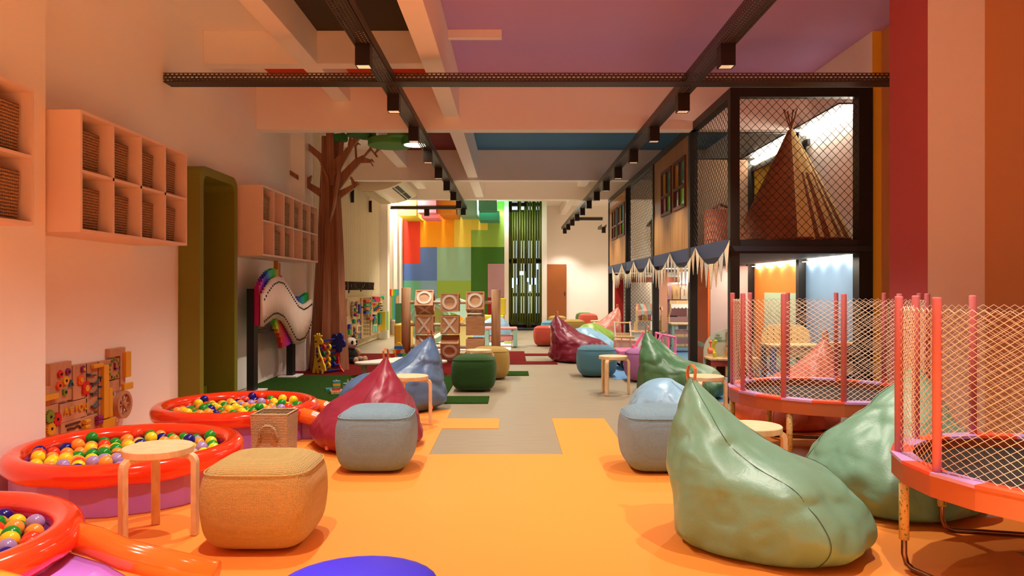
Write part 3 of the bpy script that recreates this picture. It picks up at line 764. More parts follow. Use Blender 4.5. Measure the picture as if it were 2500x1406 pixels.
# ---- giraffe abacus
def outline(name, pts, m, parent, y0, d, s=1.0, ox=0, oz=0):
    o = MB().prism([(ox+a*s, oz+b*s) for a, b in pts], 'y', y0, y0+d).build(name, m, parent, bevel=.004); return fix_normals(o)
GY = plain(236, 196, 40); BB = plain(34, 40, 130); RR = plain(206, 40, 28); GG = plain(24, 96, 44)
t = thing('giraffe_abacus', 'yellow giraffe and red tree abacus with coloured rings, at the tree foot', 'toy', (-2.80, 10.53, .010), -0.55)
gp = [(-.14, 0), (-.09, 0), (-.075, .06), (-.055, .06), (-.045, 0), (0, 0), (.005, .06), (.03, .06), (.04, .0), (.075, .0), (.06, .09), (.11, .03), (.135, .05), (.12, .11), (.09, .16), (.07, .22), (.03, .27), (0, .34), (-.015, .42), (.0, .43),
      (.05, .42), (.075, .44), (.07, .48), (.03, .51), (.035, .53), (.06, .545), (.05, .56), (.01, .55), (.012, .58), (-.01, .59), (-.02, .56), (-.045, .585), (-.06, .575), (-.05, .55), (-.10, .555), (-.11, .54), (-.08, .52), (-.09, .5), (-.085, .36), (-.09, .24), (-.105, .12)]
outline('giraffe_panel', gp, GY, t, 0, .025)
for x, z, m in ((.03, .2, RR), (-.02, .25, GG), (-.03, .32, BB)):
    MB().prism([(x+.018*math.cos(k*PI/8), z+.03*math.sin(k*PI/8)) for k in range(16)], 'y', -.004, 0).build('spot', m, t)
tp = [(-.05, 0), (.14, 0), (.08, .05), (.04, .12), (.03, .22), (.05, .28), (.0, .34), (-.03, .3), (-.03, .12)]
outline('tree_panel', tp, RR, t, .36, .025)
cp = [(.02+(.095+.06*abs(math.cos(2.5*a+.4))**.7)*math.cos(a), .43+(.095+.06*abs(math.cos(2.5*a+.4))**.7)*math.sin(a)) for a in [2*PI*k/80 for k in range(80)]]
outline('tree_crown', cp, BB, t, .355, .03)
for i, (x, z) in enumerate(((-.05, .46), (-.03, .36), (-.03, .27), (.0, .18), (.02, .1), (.04, .03))):
    rd = MB().cyl((x, -.015, z), (x+.02, .37, z+(.02 if i < 3 else 0)), .013, 8).build('rod', BB, t)
    if 0 < i < 5:
        for k, m in enumerate((RR, GY, GG) if i % 2 else (GG, GY, BB)):
            if k > 1 and i < 3: continue
            yy = .12+.10*k-.02*i
            MB().ringprism(.045, .018, 'y', yy, yy+.03, (x+.01, z+.01), 20).build('ring', m, rd)

# ---- plush panda
PW = mat('plush_white', rgb(222, 200, 182), rough=0.95, sheen=.4, bump=('noise', 90, .6, .01)); PB = mat('plush_black', rgb(30, 27, 25), rough=0.95, bump=('noise', 90, .6, .01)); PT = mat('plush_tan', rgb(196, 160, 124), rough=0.95, bump=('noise', 90, .6, .01))
t = thing('plush_panda', 'plush panda in black sitting on the red carpet behind the tree trunk', 'stuffed toy', (-2.70, 12.1, .008), 1.0)
def ell(name, c, r, sc, m, parent, n=20):
    mb = MB(); mb.smooth = True; mb.sph(c, r, n, sc); return mb.build(name, m, parent)
ell('body', (0, 0, .135), .13, (1, .85, 1.04), PB, t); hd = ell('head', (.01, -.02, .325), .105, (1.05, .95, .92), PW, t)
for s in (-1, 1):
    ell('ear', (.08*s, .0, .42), .035, (1, .6, 1), PB, hd, 12); ell('eye_patch', (.045*s, -.105, .345), .03, (.8, .5, 1.1), PB, hd, 12)
    ell('leg', (.10*s, -.15, .055), .055, (.9, 1.9, .95), PB if s < 0 else PT, t, 14); ell('foot', (.105*s, -.245, .06), .058, (.9, .6, 1.0), PT, t, 14)
    ell('arm', (.135*s, -.05, .165), .045, (.8, 1.3, 1.5), PT if s > 0 else PB, t, 14)
ell('muzzle', (.01, -.115, .30), .04, (1, .7, .7), PW, hd, 12); ell('nose', (.01, -.147, .312), .014, (1.2, .7, .8), PB, hd, 10)
# ================================================================ BALL PITS
VRED = mat('vinyl_red', rgb(244, 60, 24), rough=0.12, spec=0.6, coat=0.5); VPUR = mat('vinyl_purple', rgb(178, 116, 214), rough=0.22, spec=0.5, coat=0.2); VORA = mat('vinyl_orange', rgb(250, 120, 40), rough=0.15, spec=0.6, coat=0.4)
VPINK = mat('vinyl_pink', rgb(226, 120, 190), rough=0.2, coat=0.3)
BALLC = [('yellow', (250, 222, 40)), ('green', (20, 150, 40)), ('red', (240, 66, 34)), ('lilac', (168, 146, 206)), ('orange', (250, 160, 60)), ('blue', (20, 20, 130))]
BALLM = {n: mat('ball_'+n, rgb(*c), rough=0.22, spec=0.5) for n, c in BALLC}
BALLP = {}
for n, _ in BALLC:
    mb = MB(); mb.smooth = True; mb.sph((0, 0, 0), .038, 18); me = mb.build('play_ball', BALLM[n]); BALLP[n] = me.data; bpy.data.objects.remove(me)
PRO, PRT, PRH = .612, .056, .240      # tube centre radius, tube radius, tube centre height
def pit(label, cx, cy, slide_dir=None, slide_len=.84):
    t = thing('ball_pit', label, 'ball pit', (cx, cy, 0))
    mb = MB(); n = 72
    rings = []
    for k in range(n):
        a = 2*PI*k/n; ring = []
        wv = .010*abs(math.sin(5.5*a))           # scalloped lower edge
        for j in range(18):
            b = 2*PI*j/18
            r = PRO+PRT*math.cos(b)*(1.04 if math.cos(b) > 0 else 1.25); z = PRH+PRT*math.sin(b)
            if math.sin(b) < -.3 and math.cos(b) > 0: z -= wv+.008
            ring.append((r*math.cos(a), r*math.sin(a), z))
        rings.append(ring)
    rings.append(rings[0]); mb.smooth = True; mb.loft(rings, cap=False); fix_normals(mb.build('rim', VRED, t))
    mb = MB()
    mb.lathe([(.615, .0), (.622, .012), (.622, .20), (.56, .20), (.56, .05), (0.001, .05)], n=20); mb.build('wall', VPUR, t)
    if slide_dir is not None:
        a = slide_dir; c, s = math.cos(a), math.sin(a)
        LN = slide_len
        def q(u, v, z): return (u*c-v*s, u*s+v*c, z)
        for v in (-.25, .25):
            mb = MB(); mb.smooth = True; mb.tube([q(.56, v, .22), q(.68, v, .19), q(.80, v, .14), q(LN, v, .14-(LN-.8)*.22)], .062, 14)
            mb.build('slide_tube', VORA, t)
        mb = MB(); mb.prism([(.58, .0), (.58, .17), (.75, .12), (.84, .07), (.84, 0)], 'y', -.2, .2); mb.v = [q(x, y, z) for x, y, z in mb.v]; fix_normals(mb.build('slide', VPUR, t))
    return t
PITS = [('far', -2.325, 6.155, 'the far pit beside the green portal', 105), ('middle', -2.38, 4.525, 'the middle pit under the eight-cube cabinet', 128), ('near', -2.42, 2.80, 'the near pit cut off by the picture edge', 58)]
pit('red rimmed purple ball pit farthest back, in front of the green door surround', -2.325, 6.155, .06)
pit('red rimmed purple ball pit in the middle, behind the wooden stool', -2.38, 4.525)
pit('red rimmed purple ball pit nearest the camera, cut off at the lower left corner', -2.42, 2.80, -0.03, 1.18)
for nm, cx, cy, where, cnt in PITS:
    sp = .079; cells = []
    for i in range(-9, 10):
        for j in range(-9, 10):
            x = (i+.5*(j % 2))*sp+R.uniform(-.006, .006); y = j*sp*.866+R.uniform(-.006, .006); d = math.hypot(x, y)
            if d < .508: cells.append((x, y, d))
    if nm == 'near': cells = [c for c in cells if c[0] > .08]
    cells.sort(key=lambda c: c[1])
    for x, y, d in cells:
        if nm != 'near' and R.random() < .12 and d > .2 : zz = .262
        else: zz = .205+R.uniform(0, .03)
        n = R.choice(['yellow', 'yellow', 'green', 'green', 'red', 'lilac', 'orange', 'orange', 'blue'])
        o = bpy.data.objects.new('play_ball', BALLP[n]); COL.objects.link(o); o.location = (cx+x, cy+y, zz)
        tag(o, 'glossy %s plastic ball among many in %s' % (n, where), 'ball', '%s balls in %s' % (n, where))

# ================================================================ POUFS
def pouf_mat(name, c): return mat('knit_'+name, rgb(*c), rough=0.9, spec=0.15, bump=('weave', 120, 0.9, 0.006), sheen=0.15)
PM = {k: pouf_mat(k, c) for k, c in {'ochre': (192, 166, 104), 'greyblue': (128, 160, 176), 'green': (44, 82, 34), 'mustard': (176, 146, 76), 'teal': (84, 132, 150), 'purple': (170, 110, 160), 'red': (204, 84, 66), 'coral': (224, 100, 80), 'blue': (104, 158, 190), 'leaf': (82, 124, 62)}.items()}
def pouf(label, cx, cy, w, d, h, m, rz=0.0, nm='pouf'):
    t = thing(nm, label, 'pouf', (cx, cy, 0.0), rz)
    n = 18; e = 4.5; idx = {}; vs = []; fs = []
    def vert(q):
        k = tuple(round(c, 5) for c in q)
        if k in idx: return idx[k]
        nn = (abs(q[0])**e+abs(q[1])**e+abs(q[2])**e)**(1/e)
        x, y, z = (c/nn for c in q)
        bul = 1+.05*(1-z*z)-.05*max(0, -z)
        vs.append((x*w/2*bul/1.05, y*d/2*bul/1.05, (z*(1.0+.03*(1-x*x)*(1-y*y) if z > 0 else 1.0)/1.03+1)*h/2)); idx[k] = len(vs)-1
        return idx[k]
    for ax in range(3):
        for sg in (-1, 1):
            for i in range(n):
                for j in range(n):
                    def g(a, b):
                        q = [0, 0, 0]; q[ax] = sg
                        q[(ax+1) % 3] = -math.cos(PI*a/n)*.5+(-1+2*a/n)*.5; q[(ax+2) % 3] = -math.cos(PI*b/n)*.5+(-1+2*b/n)*.5
                        return vert(q)
                    f = (g(i, j), g(i+1, j), g(i+1, j+1), g(i, j+1)); fs.append(f if sg > 0 else f[::-1])
    mb = MB(); mb.smooth = True; mb.add(vs, fs); mb.build('cushion_body', m, t)
    # raised seam bands round the top
    mb = MB(); mb.smooth = True
    pts = []
    for k in range(48):
        a = 2*PI*k/48; c, s = math.cos(a), math.sin(a); nn = (abs(c)**e+abs(s)**e)**(1/e)
        pts.append((c/nn*w/2*.93, s/nn*d/2*.93, h*.872))
    mb.tube(pts, .004, 6, closed=True); mb.build('seam', m, t)
    return t
pouf('large ochre knitted pouf nearest the camera, beside the wooden stool', -1.215, 3.60, .54, .52, .435, PM['ochre'])
pouf('pale blue knitted pouf in front of the crimson beanbag', -.935, 5.06, .53, .52, .435, PM['greyblue'])
pouf('grey blue knitted pouf half hidden behind the nearest sage green beanbag', 1.02, 5.05, .54, .52, .435, PM['greyblue'])
pouf('dark green knitted pouf at the end of the turf carpet', -.465, 8.91, .55, .5, .44, PM['green'])
pouf('mustard knitted pouf behind the dark green pouf', -.30, 10.08, .54, .52, .44, PM['mustard'])
pouf('teal knitted pouf between the crimson beanbag and a round stool', 1.20, 10.34, .56, .52, .44, PM['teal'])
pouf('purple knitted pouf half hidden by the dark green beanbag', 1.79, 9.80, .54, .52, .44, PM['purple'])
pouf('red knitted pouf standing before the blue one at the far end', .735, 15.72, .55, .52, .44, PM['red'])
pouf('blue knitted pouf behind the red pouf at the far end', .99, 18.1, .55, .52, .44, PM['blue'])
pouf('mustard knitted pouf in front of the orange door', 1.33, 21.3, .55, .52, .44, PM['mustard'])
pouf('mustard knitted pouf directly behind the far crimson beanbag', 1.60, 18.8, .58, .52, .44, PM['mustard'])
pouf('green knitted pouf farthest back by the peach wall', 2.28, 22.9, .55, .52, .48, PM['leaf'])
pouf('coral knitted pouf in front of the farthest green pouf', 2.30, 22.0, .58, .52, .48, PM['coral'])
t = thing('round_pouf', 'glossy deep blue round seat at the bottom edge of the picture', 'pouf', (-.437, 2.05, 0))
NAVY = mat('blue_vinyl', rgb(36, 20, 146), rough=0.45)
mb = MB(); mb.smooth = True; mb.lathe([(.20, 0), (.225, .02), (.235, .08), (.238, .34), (.236, .395), (.228, .412), (.20, .42), (0.001, .421)], n=28); mb.build('seat_body', NAVY, t)
MB().ringprism(.241, .234, 'z', .33, .345, n=40).build('piping', mat('blue_piping', rgb(30, 20, 120), rough=0.4), t)

# ================================================================ STOOLS
def stool_proto(label):
    t = thing('wooden_stool', label, 'stool')
    mb = MB(); mb.lathe([(.162, .41), (.167, .413), (.167, .442), (.164, .446), (.001, .446)], n=48); mb.build('seat', BIRCH, t)
    for k in range(3):
        a = 2*PI*k/3; w = .021; th = .014
        c, s = math.cos(a), math.sin(a)
        path = [(.06, .403), (.12, .403)]+[(.145+.04*math.sin(b), .363+.04*math.cos(b)) for b in [PI/2*i/6 for i in range(7)]]+[(.185, .0)]
        rings = []
        for i, (r, z) in enumerate(path):
            p0 = path[max(0, i-1)]; p1 = path[min(len(path)-1, i+1)]; tx, tz = p1[0]-p0[0], p1[1]-p0[1]; L = math.hypot(tx, tz); nx, nz = -tz/L, tx/L
            ring = []
            for u, v in ((-w, -th), (w, -th), (w, th), (-w, th)):
                rr = r+nx*v; z2 = z+nz*v if i < len(path)-1 else 0
                ring.append((rr*c-u*s, rr*s+u*c, z2))
            rings.append(ring)
        fix_normals(MB().loft(rings).build('leg', BIRCH, t, bevel=.002))
    return t
ST = [(-1.785, 3.67, 210, 'birch three-legged stool nearest the camera, beside the ochre pouf'), (1.40, 4.235, 15, 'birch three-legged stool between the two sage green beanbags'),
      (1.19, 8.57, 250, 'birch three-legged stool standing in front of the teal pouf'), (1.76, 6.62, 355, 'birch three-legged stool behind the light blue beanbag'),
      (-.93, 6.63, 20, 'birch three-legged stool between the crimson and the dark blue beanbags'), (-.43, 9.42, 30, 'birch stool squeezed between the dark green and mustard poufs'),
      (.93, 15.12, 160, 'birch stool in front of the red pouf at the far end'), (2.10, 17.9, 100, 'birch stool beside the terracotta beanbag at the far end')]
S0 = stool_proto(ST[0][3]); S0.location = (ST[0][0], ST[0][1], 0.006); S0.rotation_euler = (0, 0, 0); S0['group'] = 'birch stools'
for x, y, a, l in ST[1:]: dup(S0, l, (x, y, 0.006), math.radians(a*0), 'birch stools')

# ================================================================ BEANBAGS
def bag_mat(n, c, rough=.38): return mat('leather_'+n, rgb(*c), rough=rough, spec=0.45, bump=('noise', 70, .25, .004))
BM = {k: bag_mat(k, c) for k, c in {'sage': (112, 160, 134), 'forest': (70, 116, 76), 'crimson': (150, 44, 66), 'crimson2': (122, 22, 46), 'navy': (84, 112, 150), 'sky': (138, 184, 214), 'coral': (196, 100, 80), 'terracotta': (190, 110, 88), 'lime': (136, 170, 66)}.items()}
# z, back, front, half width  (fractions: lengths in m for a 1-unit bag)
TALL = [(0, .36, .40, .36), (.02, .44, .50, .43), (.07, .48, .56, .47), (.14, .49, .58, .48), (.21, .48, .55, .47), (.28, .47, .48, .455), (.34, .47, .38, .425), (.40, .47, .17, .37), (.47, .47, -.01, .30), (.54, .468, -.12, .235), (.61, .46, -.205, .17), (.67, .445, -.285, .11), (.72, .425, -.35, .055), (.75, .41, -.385, .022)]
MID = [(0, .36, .40, .36), (.02, .44, .50, .43), (.07, .48, .56, .47), (.14, .49, .58, .48), (.21, .475, .55, .47), (.28, .45, .48, .45), (.34, .42, .39, .41), (.40, .38, .28, .36), (.47, .335, .17, .29), (.54, .29, .07, .22), (.61, .25, -.01, .15), (.67, .215, -.08, .09), (.72, .19, -.125, .045), (.75, .175, -.15, .02)]
LOWB = [(0, .36, .44, .40), (.02, .44, .52, .46), (.07, .48, .57, .50), (.15, .49, .57, .51), (.23, .48, .52, .49), (.30, .45, .42, .45), (.36, .40, .29, .39), (.41, .34, .16, .31), (.45, .25, .06, .20), (.475, .14, .0, .09)]
def beanbag(label, cx, cy, ang, m, prof=TALL, s=(1, 1, 1), seed=0, strap=True, seam=True, wr=.05, tagc=None, lean=0.0, thread=None, dent=0.0):
    t = thing('beanbag', label, 'beanbag', (cx, cy, .006), math.radians(ang))
    N = 88; rings = []
    P = []
    for i in range(len(prof)-1):      # densify with smooth interpolation
        for j in range(4):
            f = j/4; p0, p1, p2, p3 = prof[max(0, i-1)], prof[i], prof[i+1], prof[min(len(prof)-1, i+2)]
            P.append([.5*((2*b)+(c-a)*f+(2*a-5*b+4*c-d)*f*f+(3*b-a-3*c+d)*f**3) for a, b, c, d in zip(p0, p1, p2, p3)])
    P.append(list(prof[-1])); P[0][0] = 0; zmax = P[-1][0]
    for z, bk, fr, hw in P:
        ring = []
        cxx = (fr-bk)/2; hx = max(.006, (fr+bk)/2); f = z/zmax
        for k in range(N):
            a = 2*PI*k/N; c, sn = math.cos(a), math.sin(a)
            e = 2.35
            r = 1/((abs(c)**e+abs(sn)**e)**(1/e))
            x, y = cxx+hx*c*r, hw*sn*r
            amp = wr*(1-f)**.5*min(1, z*12)
            v = Vector((x*2.6+seed*7.1, y*2.6, z*2.4))
            nz = noise.noise(v)+.5*noise.noise(v*2.3)
            # folds near the floor and in the waist
            fold = .5*math.sin(9*a+seed+5*noise.noise(v*.8))*math.exp(-((z-.07)/.05)**2)*.5+.6*math.sin(5*a+seed*2)*math.exp(-((z-.40)/.09)**2)*.35
            q = 1+(amp*(nz*1.6+fold))/max(.12, hx)
            z2 = z+amp*.5*noise.noise(v*1.4+Vector((9, 2, 4)))*min(1, z*10)
            cr = noise.noise(Vector((x*9+seed*3, y*9, z*5)))*min(1, z*14)*(1-f)**.3
            rg = 1-abs(noise.noise(Vector((x*4.2+seed*5, y*4.2, z*3.0+1.7*noise.noise(v*.9)))))
            rg2 = 1-abs(noise.noise(Vector((x*7.5-seed*3, y*7.5, z*6.5))))
            q -= (.013*max(0, rg-.55)**2*4.5+.008*max(0, rg2-.6)**2*6)*min(1, z*9)*min(1, (1-f)*4)/max(.16, hx)*(1.6 if z < .3 else 1.0)
            q += .028*abs(cr)/max(.12, hx)*(1 if hx > .1 else 0)
            x2, y2 = cxx+(x-cxx)*q, y*q
            if dent and c > .1: z2 -= dent*math.exp(-((f-.55)/.2)**2)*max(0, 1-abs(y2)/.25)
            gq = (.010*math.sin(23*a+seed)+.012*noise.noise(Vector((a*4, seed, 0))))*math.exp(-((z-.045)/.022)**2); x2 += gq*c; y2 += gq*sn
            if z < .005: z2 = 0
            ring.append((x2*s[0]+lean*f*f, y2*s[1], max(0, z2*s[2])))
        rings.append(ring)
    mb = MB(); mb.smooth = True; mb.loft(rings)
    mb.build('bag_body', m, t, subsurf=1)
    if seam:
        for nm, js in (('seam', (N//8, N-N//8)), ):
            for j in js:
                p = [Vector(r[j]) for r in rings[3:-2]]
                c0 = Vector((0, 0, .15))
                p = [v+((v-Vector((v.x*.3, 0, v.z*.8))).normalized()*.0005) for v in p]
                mb = MB(); mb.tube(p, .0015, 5); mb.build('seam', thread or mat('thread_dark', rgb(50, 62, 52), rough=.8), t)
    top = rings[-1]; tx = sum(p[0] for p in top)/N; tz = top[0][2]
    if strap:
        mb = MB(); pts = [(tx-.012, 0, tz-.03), (tx-.02, 0, tz+.03), (tx-.012, 0, tz+.065), (tx+.008, 0, tz+.072), (tx+.024, 0, tz+.05), (tx+.022, 0, tz+.01), (tx+.014, 0, tz-.03)]
        rr = []
        for i, p in enumerate(pts):
            a_, b_ = Vector(pts[max(0, i-1)]), Vector(pts[min(6, i+1)]); d_ = (b_-a_).normalized(); nn = Vector((-d_.z, 0, d_.x))*.002
            p = Vector(p); rr.append([tuple(p-nn+Vector((0, -.017, 0))), tuple(p-nn+Vector((0, .017, 0))), tuple(p+nn+Vector((0, .017, 0))), tuple(p+nn+Vector((0, -.017, 0)))])
        fix_normals(MB().loft(rr).build('strap', LEATH, t))
    if tagc is not None:
        j = tagc; p = Vector(rings[7][j]); q = Vector((p.x, p.y, 0)).normalized()
        MB().cb((0, 0, 0), (.012, .03, .045)).build('tag', mat('tag_salmon', rgb(240, 130, 100)), t, loc=p+q*.004, rot=(0, 0, math.atan2(q.y, q.x)))
    return t
beanbag('large sage green leather beanbag nearest the camera, with a pointed top', 1.22, 3.60, -36, BM['sage'], seed=1, s=(.88, .88, 1.03), tagc=4)
beanbag('sage green beanbag between the two trampolines', 2.24, 4.22, 203, BM['sage'], prof=MID, seed=2, s=(.88, .92, 1.06), tagc=50)
beanbag('dark green beanbag behind the birch stool and light blue beanbag', 1.93, 8.45, -28, BM['forest'], seed=3, s=(.94, .95, .97), thread=mat('thread_light', rgb(150, 190, 150)))
beanbag('light blue slumped beanbag behind the grey blue pouf', 1.30, 5.93, -8, BM['sky'], prof=LOWB, seed=4, s=(.74, .78, 1.06), strap=False, tagc=3)
beanbag('crimson beanbag beside the teal pouf, in the middle distance', 1.13, 12.45, -22, BM['crimson2'], seed=5, s=(.98, 1, 1.03))
beanbag('terracotta beanbag at the far end beside a birch stool', 2.10, 16.85, 195, BM['terracotta'], seed=6, s=(.95, .95, 1.06), dent=.06)
beanbag('coral beanbag on the far side of the round trampoline', 2.55, 6.62, 192, BM['coral'], seed=7, s=(.86, .86, 1.04), tagc=12)
beanbag('crimson beanbag behind the pale blue pouf, on the left', -1.13, 5.82, 212, BM['crimson'], prof=MID, seed=8, s=(.80, .86, .91), tagc=6, wr=.03)
beanbag('dark blue beanbag behind the crimson one, by the low white table', -1.22, 7.52, 208, BM['navy'], seed=9, s=(1.0, .92, .97), dent=.07, wr=.05, tagc=30)
beanbag('lime green slumped beanbag among the far poufs', 1.70, 14.95, -20, BM['lime'], prof=LOWB, seed=10, s=(.86, .86, 1.1), strap=False)
beanbag('light blue beanbag mostly hidden behind the far crimson one', 1.42, 13.5, -20, BM['sky'], prof=LOWB, seed=11, s=(.9, .9, 1.08), strap=False)

# ================================================================ BASKET, LOW TABLE, FLOOR TOYS
t = thing('straw_basket', 'square straw basket with an arched handle between the two ball pits', 'basket', (-1.735, 5.32, .006))
basket_shape(.265, .265, .335, t, STRAW, STRAW)
mb = MB(); mb.smooth = True
mb.tube([(-.062, -.128, .15), (-.066, -.146, .19), (-.055, -.152, .235), (-.025, -.154, .262), (.02, -.154, .262), (.05, -.152, .235), (.062, -.146, .19), (.058, -.128, .15)], .010, 8); mb.build('handle', STRAW, t)

t = thing('low_table', 'low white triangular play table with rounded corners and stubby legs', 'table', (-1.58, 10.42, .012))
cs = [(-.50, -.20), (.52, .02), (-.05, .42)]; rr = .13; pts = []
ctr = (sum(c[0] for c in cs)/3, sum(c[1] for c in cs)/3)
for i in range(3):
    p, c, n_ = cs[i-1], cs[i], cs[(i+1) % 3]
    a0 = math.atan2(c[1]-p[1], c[0]-p[0])-PI/2; a1 = math.atan2(n_[1]-c[1], n_[0]-c[0])-PI/2
    while a1 < a0: a1 += 2*PI
    for k in range(9):
        a = a0+(a1-a0)*k/8; pts.append((c[0]+rr*math.cos(a), c[1]+rr*math.sin(a)))
MB().prism(pts, 'z', .165, .20).build('tabletop', mat('table_white', rgb(226, 218, 206), rough=.45), t, bevel=.012)
for x, y in ((-.50, -.20), (.49, .03), (-.05, .40)): MB().cyl((x, y, 0), (x, y, .165), .032, 14, r2=.042).build('leg', mat('table_leg', rgb(190, 180, 160), rough=.5), t)

t = thing('stacking_toy', 'wooden peg toy with stacked coloured blocks lying on the turf', 'toy', (-1.98, 8.62, .012), .35)
MB().box((-.17, -.09, 0), (.17, .09, .03)).build('base_board', PINE, t)
RBW = [(214, 60, 60), (90, 160, 120), (236, 180, 60), (80, 150, 160)]
for k in range(4): MB().cb((-.10, .0, .045+.028*k), (.085, .085, .026)).build('square_block', plain(*RBW[k]), t)
for k in range(3): MB().cyl((.03, -.02, .032+.027*k), (.03, -.02, .058+.027*k), .058, 24).build('round_block', plain(*RBW[(k+1) % 4]), t)
for x, y in ((.03, -.02), (.12, .05), (.14, .0), (.09, .07), (-.10, 0)): MB().cyl((x, y, .03), (x, y, .155), .009, 10).build('peg', PINE, t)
t = thing('peg_block', 'yellow peg block lying just behind the stacking toy on the turf', 'toy', (-1.74, 8.95, .012), .2)
MB().box((-.14, -.04, 0), (.14, .04, .045)).build('base', plain(236, 180, 50), t)
for k in range(5): MB().cyl((-.1+.05*k, 0, .045), (-.1+.05*k, 0, .16), .010, 10).build('peg', PINE, t)
tag(MB().cb((0, 0, .015), (.10, .07, .03)).build('toy_brick', plain(60, 150, 160), bevel=.003, loc=(-2.20, 8.78, .012), rot=(0, 0, .3)), 'flat teal toy brick on the turf next to the stacking toy', 'toy block')
tag(MB().cb((0, 0, .0425), (.085, .085, .085)).build('toy_cube', plain(80, 166, 176), bevel=.004, loc=(-.86, 8.44, .012), rot=(0, 0, .3)), 'teal toy cube on the turf beneath the yellow cube', 'toy block')
tag(MB().cb((0, 0, .0425), (.085, .085, .085)).build('toy_cube', plain(226, 176, 50), bevel=.004, loc=(-.855, 8.44, .098), rot=(0, 0, .42)), 'yellow toy cube stacked on the teal cube', 'toy block')
# ================================================================ TRAMPOLINES
LAV = mat('pad_lavender', rgb(198, 160, 222), rough=.5); PADO = mat('pad_orange', rgb(232, 88, 52), rough=.5); SKIRT = mat('skirt_orange', rgb(172, 94, 54), rough=.55)
POLE = mat('foam_pink', rgb(200, 116, 122), rough=.7); MATB = mat('jump_mat', rgb(44, 38, 32), rough=.75, bump=('noise', 300, .4, .003)); NETM = mat('net_cream', rgb(252, 232, 206), rough=.8)
SPECK = mat('foam_speckled', rgb(206, 174, 112), rough=.8, vary=((90, 90, 90), rgb(96, 124, 60), 2.0)); STEEL = mat('tube_steel', rgb(150, 110, 84), rough=.25, metal=.9)
# speckles only where the noise peaks
for nd in SPECK.node_tree.nodes:
    if nd.type == 'VALTORGB': nd.color_ramp.elements[0].position = .60; nd.color_ramp.elements[1].position = .64
def net_strip(mb, P0, P1, z0, z1, cw, ch, r, flare=0.0):
    """diamond lattice between two verticals P0,P1 (x,y): crossing zigzag strands"""
    P0, P1 = Vector(P0), Vector(P1); L = (P1-P0).length; nc = max(2, round(L/cw)); nr = max(2, round((z1-z0)/ch))
    w = L/nc; h = (z1-z0)/nr; d = (P1-P0)/L; nrm = Vector((-d.y, d.x))
    def seg(a, b):
        for s_ in (0, 1):
            pass
        ax, az = a; bx, bz_ = b
        p, q = P0+d*ax, P0+d*bx
        t = Vector((q.x-p.x, q.y-p.y, bz_-az)).normalized()
        n1 = Vector((nrm.x, nrm.y, 0)); n2 = t.cross(n1)
        vs = []
        for (c, zc) in ((p, az), (q, bz_)):
            for k in range(3):
                a_ = 2*PI*k/3; o = n1*math.cos(a_)*r+n2*math.sin(a_)*r
                vs.append((c.x+o.x, c.y+o.y, zc+o.z))
        mb.add(vs, [(0, 1, 4, 3), (1, 2, 5, 4), (2, 0, 3, 5)])
    # straight diagonals, clipped at the sides
    import itertools
    for k in range(-nr, nc+nr):
        for sg in (1, -1):
            x0 = k*w; x1 = x0+nr*w*sg*1.0
            # param along: x = x0+sg*w*t, z=z0+h*t , t in 0..nr
            ta, tb = 0.0, float(nr)
            if sg > 0: ta = max(ta, -x0/w); tb = min(tb, (L-x0)/w)
            else: ta = max(ta, (x0-L)/w); tb = min(tb, x0/w)
            if tb-ta < .05: continue
            seg((x0+sg*w*ta, z0+h*ta), (x0+sg*w*tb, z0+h*tb))
